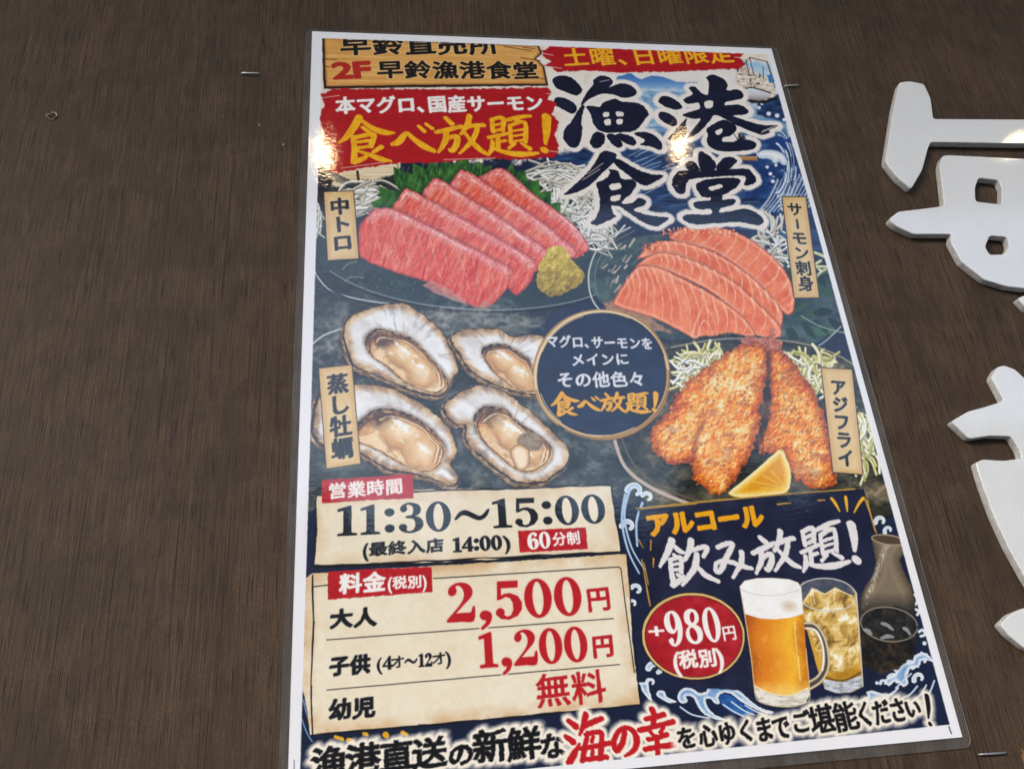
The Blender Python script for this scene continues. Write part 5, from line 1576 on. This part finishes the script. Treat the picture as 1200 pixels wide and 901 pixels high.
# dry brush gaps left in the ink
for p in (([(275, 338), (345, 302)]), ([(290, 342), (330, 322)]), ([(275, 662), (345, 612)]), ([(250, 690), (330, 640)]), ([(1085, 470), (1130, 448)]), ([(1090, 462), (1150, 440)]), ([(330, 232), (372, 224)])):
    line(tB(p), (226, 216, 206), .55, alpha=.75)
for k in range(14):
    x = rnd.uniform(972, 1012)
    line(tB([(x, 500), (x + rnd.uniform(-16, 10), rnd.uniform(470, 490))]), (22, 27, 50), .4, ident=True)

# ---------------------------------------------------------------- top signs and banners
WS = part('wooden_sign', -1, 'printed picture of an orange wooden plank sign at the top left')
poly(tA([(110, 108), (1125, 146), (1140, 180), (1110, 205), (1150, 240), (1168, 330), (118, 345)]), (40, 26, 18), 1.4, .8)
poly(tA([(122, 108), (1118, 146), (1132, 178), (1104, 203), (1142, 240), (1158, 322), (640, 326), (130, 333), (124, 215)]),
     lambda x, y, d: lerp(ramp(fbm(x / 46, (y - .03 * x) / 1.6, 4, 321) * .7 + .3 * fbm(x / 20, y / 14, 3, 322), (184, 118, 54), (216, 158, 86), (230, 178, 106), (238, 196, 132)), (140, 84, 36), np.clip(1 + (d + .4) / 2.4, 0, 1) * .45), 1, .4)
for p in ([(122, 206), (180, 208)], [(1040, 200), (1132, 215)], [(960, 148), (1090, 168)], [(1000, 280), (1156, 300)], [(124, 240), (150, 243)], [(1050, 152), (1105, 160)]):
    line(tA(p), (84, 48, 22), .5, alpha=.8)
part('lettering', WS)
Letters().text('早鈴直売所', *tA([(190, 144), (938, 142)]), 25, tilt=.06).draw((24, 20, 20), 1.6, (.65, 1), rough=.6, halo=((240, 206, 150), 3, 2, .7))
Letters().text('早鈴漁港食堂', *tA([(364, 256), (1124, 262)]), 22.5, tilt=.06).draw((24, 20, 20), 1.5, (.65, 1), rough=.6, halo=((240, 206, 150), 3, 2, .7))
Letters().text('2F', *tA([(156, 260), (340, 252)]), 21).draw((178, 44, 34), 3.0, (.8, 1), rough=.6)


def redbrush(x, y, d):
    return ramp(fbm(x / 30, y / 3, 4, 331) * .6 + fbm(x / 4, y / 4, 3, 332) * .4, (150, 16, 24), (176, 24, 32), (190, 38, 42))


RIB = part('red_ribbon', -1, 'printed red brush stroke ribbon along the top right')
poly(tB([(55, 84), (76, 82), (100, 66), (600, 84), (1004, 100), (985, 120), (1010, 150), (985, 172), (940, 172), (700, 184), (420, 189), (240, 180), (130, 186), (100, 165), (70, 158), (100, 138), (64, 112)]), redbrush, 1, 1.8, 3.5)
for p in ([(60, 100), (110, 108)], [(80, 160), (150, 170)], [(960, 118), (1010, 120)]):
    line(tB(p), (236, 224, 208), .5, alpha=.8)
part('lettering', RIB)
Letters().text('土曜、日曜限定', *tB([(152, 120), (954, 104)]), 23).draw((238, 178, 40), 1.1, (.65, 1), rough=.5)
BAN = part('red_banner', -1, 'printed broad red brush stroke banner at the left')
poly([(376, 113), (394, 106), (500, 107), (640, 105), (646, 110), (641, 118), (652, 124), (646, 136), (655, 146), (649, 160), (655, 172), (651, 186), (606, 189), (560, 188), (520, 192), (470, 193), (430, 198), (396, 204), (384, 202), (392, 192), (376, 182), (381, 160), (374, 140), (380, 126)], redbrush, 1, 2.0, 3.5)
for a, b in (((376, 117), (398, 114)), ((378, 176), (402, 180)), ((640, 112), (656, 112)), ((636, 178), (654, 180)), ((400, 199), (452, 192)), ((520, 189), (580, 187))):
    line([a, b], (236, 224, 208), .45, alpha=.8)
part('lettering', BAN)
Letters().text('本マグロ、国産サーモン', *tA([(172, 424), (1146, 412)]), 21.5).draw((246, 240, 232), 1.5, (.65, 1), rough=.5)
Letters().brush(strokes(tA, B_TABE + B_BE + B_HOU + B_DAI + B_BANG)).draw((240, 176, 28), .8, rough=.9, rs=3, shade=lambda x, y, d: ramp(fbm(x / 5, y / 5, 3, 341), (226, 152, 14), (240, 178, 30), (248, 194, 60)))

# ---------------------------------------------------------------- bottom slogan
part('slogan_lettering', -1, 'brush written slogan in black and red along the bottom edge')
HALO = ((244, 234, 216), 7, 6)
Letters().text('漁港直送', *tX([(22, 338), (650, 282)]), 36, fill=1.1).text('の', *tX([(655, 300), (785, 290)]), 30).text('新鮮', *tX([(778, 262), (1090, 240)]), 38, fill=1.1).text('な', *tX([(1084, 262), (1212, 250)]), 33).draw((24, 22, 26), 1.3, (.6, 1), rough=.9, rs=3, halo=HALO)
Letters().brush(strokes(tK, B_UMI + B_NO + B_SACHI)).draw((190, 32, 40), .6, rough=.9, rs=3, halo=((246, 234, 216), 7, 6))
Letters().text('を', (791, 866), (816, 863), 28).text('心ゆく', (817, 863), (884, 855), 29).text('まで', (884, 856), (924, 851), 29, fill=1.1).text('ご', (925, 847), (949, 845), 28).text('堪能', (948, 845), (1003, 838), 33, fill=1.1).text('くださ', (1002, 838), (1060, 831), 29, fill=1.1).text('い', (1058, 831), (1078, 829), 24).draw((26, 22, 24), 1.0, (.6, 1), rough=.6, rs=3, halo=((244, 234, 216), 7, 7))
Letters().brush([[(1084.3, 815, 2.4), (1086.2, 828, 2.3), (1086.2, 841, .8)], [(1088, 847.5, 2.0), (1088.4, 848.5, 2.0)]]).draw((26, 22, 24), .3, halo=((244, 234, 216), 6, 7))

# ---------------------------------------------------------------- unprinted paper margin
PAPER = part('paper_margin', -1, 'unprinted white paper border')
pr = np.array([(377.8, 47.2), (640, 56.5), (898.3, 66), (922, 152), (946.7, 236.5), (1111, 848.6), (880, 873), (640, 898), (351.5, 928)])
D = sdf_edges(PX, PY, edges(pr))
D += (fbm(PX / 5, PY / 5, 3, 351) - .5) * .5
put(ALL, np.clip(.5 + D / .9, 0, 1), np.broadcast_to(rgb((238, 236, 236)), INK.shape))
line([(1110, 851), (1113, 859)], (60, 62, 76), .7)
for k in range(4):
    line([(345, 890 + 3 * k), (345.4, 892 + 3 * k)], (70, 70, 80), .45)

# every separate brush-drawn wave, bunch of shreds or bubble of ink becomes a part of its own
for k in range(len(PARTS)):
    if PARTS[k][0] not in ('painted_wave', 'radish_strands', 'shredded_cabbage', 'gold_flecks'): continue
    todo = set(zip(*[a.tolist() for a in np.nonzero(IDS == k)]))
    first = True
    while todo:
        st = [todo.pop()]
        comp = list(st)
        while st:
            i, j = st.pop()
            for q in ((i + 1, j), (i - 1, j), (i, j + 1), (i, j - 1)):
                if q in todo:
                    todo.discard(q)
                    st.append(q)
                    comp.append(q)
        ii, jj = np.array(comp).T
        if len(comp) < 90:
            IDS[ii, jj] = BG
        elif not first:
            part(PARTS[k][0].replace('gold_flecks', 'gold_fleck'), -1)
            IDS[ii, jj] = cur
        else:
            first = False

# ------------------------------------------------------------------ turn the sheet into meshes
bpy.data.objects.remove(_fo)
poster = bpy.data.objects.new('laminated_poster', None)
COL.objects.link(poster)
poster.location = (PW / 2, 0, -PH)
poster.empty_display_size = .05
tag(poster, 'laminated Japanese restaurant poster with pictures of raw fish, oysters, fried fish and beer', 'poster')
# print contrast: rich blacks and saturated inks
INK = np.clip((INK - .035) * 1.06, 0, 1)
grey = INK.mean(2, keepdims=True)
INK = np.clip(grey + (INK - grey) * 1.03, 0, 1)
lin = np.where(INK <= .04045, INK / 12.92, ((INK + .055) / 1.055) ** 2.4).astype(np.float32) * .88
bulge = (-.0013 - .0010 * fbm(uu / .16, vv / .22, 2, 401)).astype(np.float32)
pos = np.stack([uu - PW / 2, bulge, PH - vv], 2).reshape(-1, 3)
lin = np.concatenate([lin, np.ones_like(lin[..., :1])], 2).reshape(-1, 4)
cid = IDS[:-1, :-1]
base = (np.arange(NY)[:, None] * (NX + 1) + np.arange(NX)[None, :])
objs = {}
for k, (name, par, label) in enumerate(PARTS):
    sel = base[cid == k].astype(np.int64)
    if not len(sel): continue
    q = np.stack([sel, sel + NX + 1, sel + NX + 2, sel + 1], 1).ravel()
    u, inv = np.unique(q, return_inverse=True)
    me = bpy.data.meshes.new(name)
    me.vertices.add(len(u))
    me.vertices.foreach_set('co', pos[u].ravel())
    me.loops.add(len(inv))
    me.loops.foreach_set('vertex_index', inv.astype(np.int32))
    me.polygons.add(len(sel))
    me.polygons.foreach_set('loop_start', np.arange(0, len(inv), 4, dtype=np.int32))
    me.update(calc_edges=True)
    me.polygons.foreach_set('use_smooth', np.ones(len(sel), bool))
    at = me.attributes.new('ink', 'FLOAT_COLOR', 'POINT')
    at.data.foreach_set('color', lin[u].ravel())
    o = mesh_obj(name, me, M_PRINT, objs.get(par, poster))
    if label: o['label'] = label
    objs[k] = o

# clear film sealed round the sheet, with rounded corners and a little thickness
def rounded(x0, x1, z0, z1, r, n=6):
    out = []
    for cx, cz, a in ((x1 - r, z1 - r, 0), (x0 + r, z1 - r, 90), (x0 + r, z0 + r, 180), (x1 - r, z0 + r, 270)):
        for k in range(n + 1):
            t = math.radians(a + 90 * k / n)
            out.append((cx + r * math.cos(t), cz + r * math.sin(t)))
    return out


bm = bmesh.new()
mo, mt, mb = .0055, .0030, .0062
O = rounded(-PW / 2 - mo, PW / 2 + mo, -mb, PH + mt, .006)
I = rounded(-PW / 2 + .0004, PW / 2 - .0004, .0004, PH - .0004, .0004)


def subdivide(loop, m=10):
    out = []
    for a, b in zip(loop, loop[1:] + loop[:1]):
        L = max(1, int(math.hypot(b[0] - a[0], b[1] - a[1]) / .02))
        out += [(a[0] + (b[0] - a[0]) * k / L, a[1] + (b[1] - a[1]) * k / L) for k in range(L)]
    return out


def yfilm(x, z):
    u, v = np.float32(min(max(x + PW / 2, 0), PW)), np.float32(min(max(PH - z, 0), PH))
    return float(-.0013 - .0010 * fbm(np.array([u / .16]), np.array([v / .22]), 2, 401)[0])


t_ring = []
for (ox, oz), (ix, iz) in zip(O, I):
    t_ring.append(((ox, oz), (ix, iz)))
full = []
for k in range(len(t_ring)):
    (o1, i1), (o2, i2) = t_ring[k], t_ring[(k + 1) % len(t_ring)]
    L = max(1, int(math.hypot(o2[0] - o1[0], o2[1] - o1[1]) / .012))
    for j in range(L):
        f = j / L
        full.append(((o1[0] + (o2[0] - o1[0]) * f, o1[1] + (o2[1] - o1[1]) * f), (i1[0] + (i2[0] - i1[0]) * f, i1[1] + (i2[1] - i1[1]) * f)))
th = .00035
rings = []
for o_, i_ in full:
    yo, yi = yfilm(*o_), yfilm(*i_)
    rings.append([bm.verts.new((i_[0], yi - .00005, i_[1])), bm.verts.new((o_[0], yo * .8 - .0001, o_[1])), bm.verts.new((o_[0], yo * .8 + th, o_[1])), bm.verts.new((i_[0], yi + th, i_[1]))])
for a, b in zip(rings, rings[1:] + rings[:1]):
    for k in range(3): bm.faces.new((a[k], a[k + 1], b[k + 1], b[k])).material_index = int(k == 1)
bmesh.ops.recalc_face_normals(bm, faces=bm.faces[:])
me = bpy.data.meshes.new('film_edge')
bm.to_mesh(me)
bm.free()
fe = mesh_obj('film_edge', me, M_FILM, poster)
fe.data.materials.append(M_RIM)
fe['label'] = 'clear plastic film edge sealed round the paper'
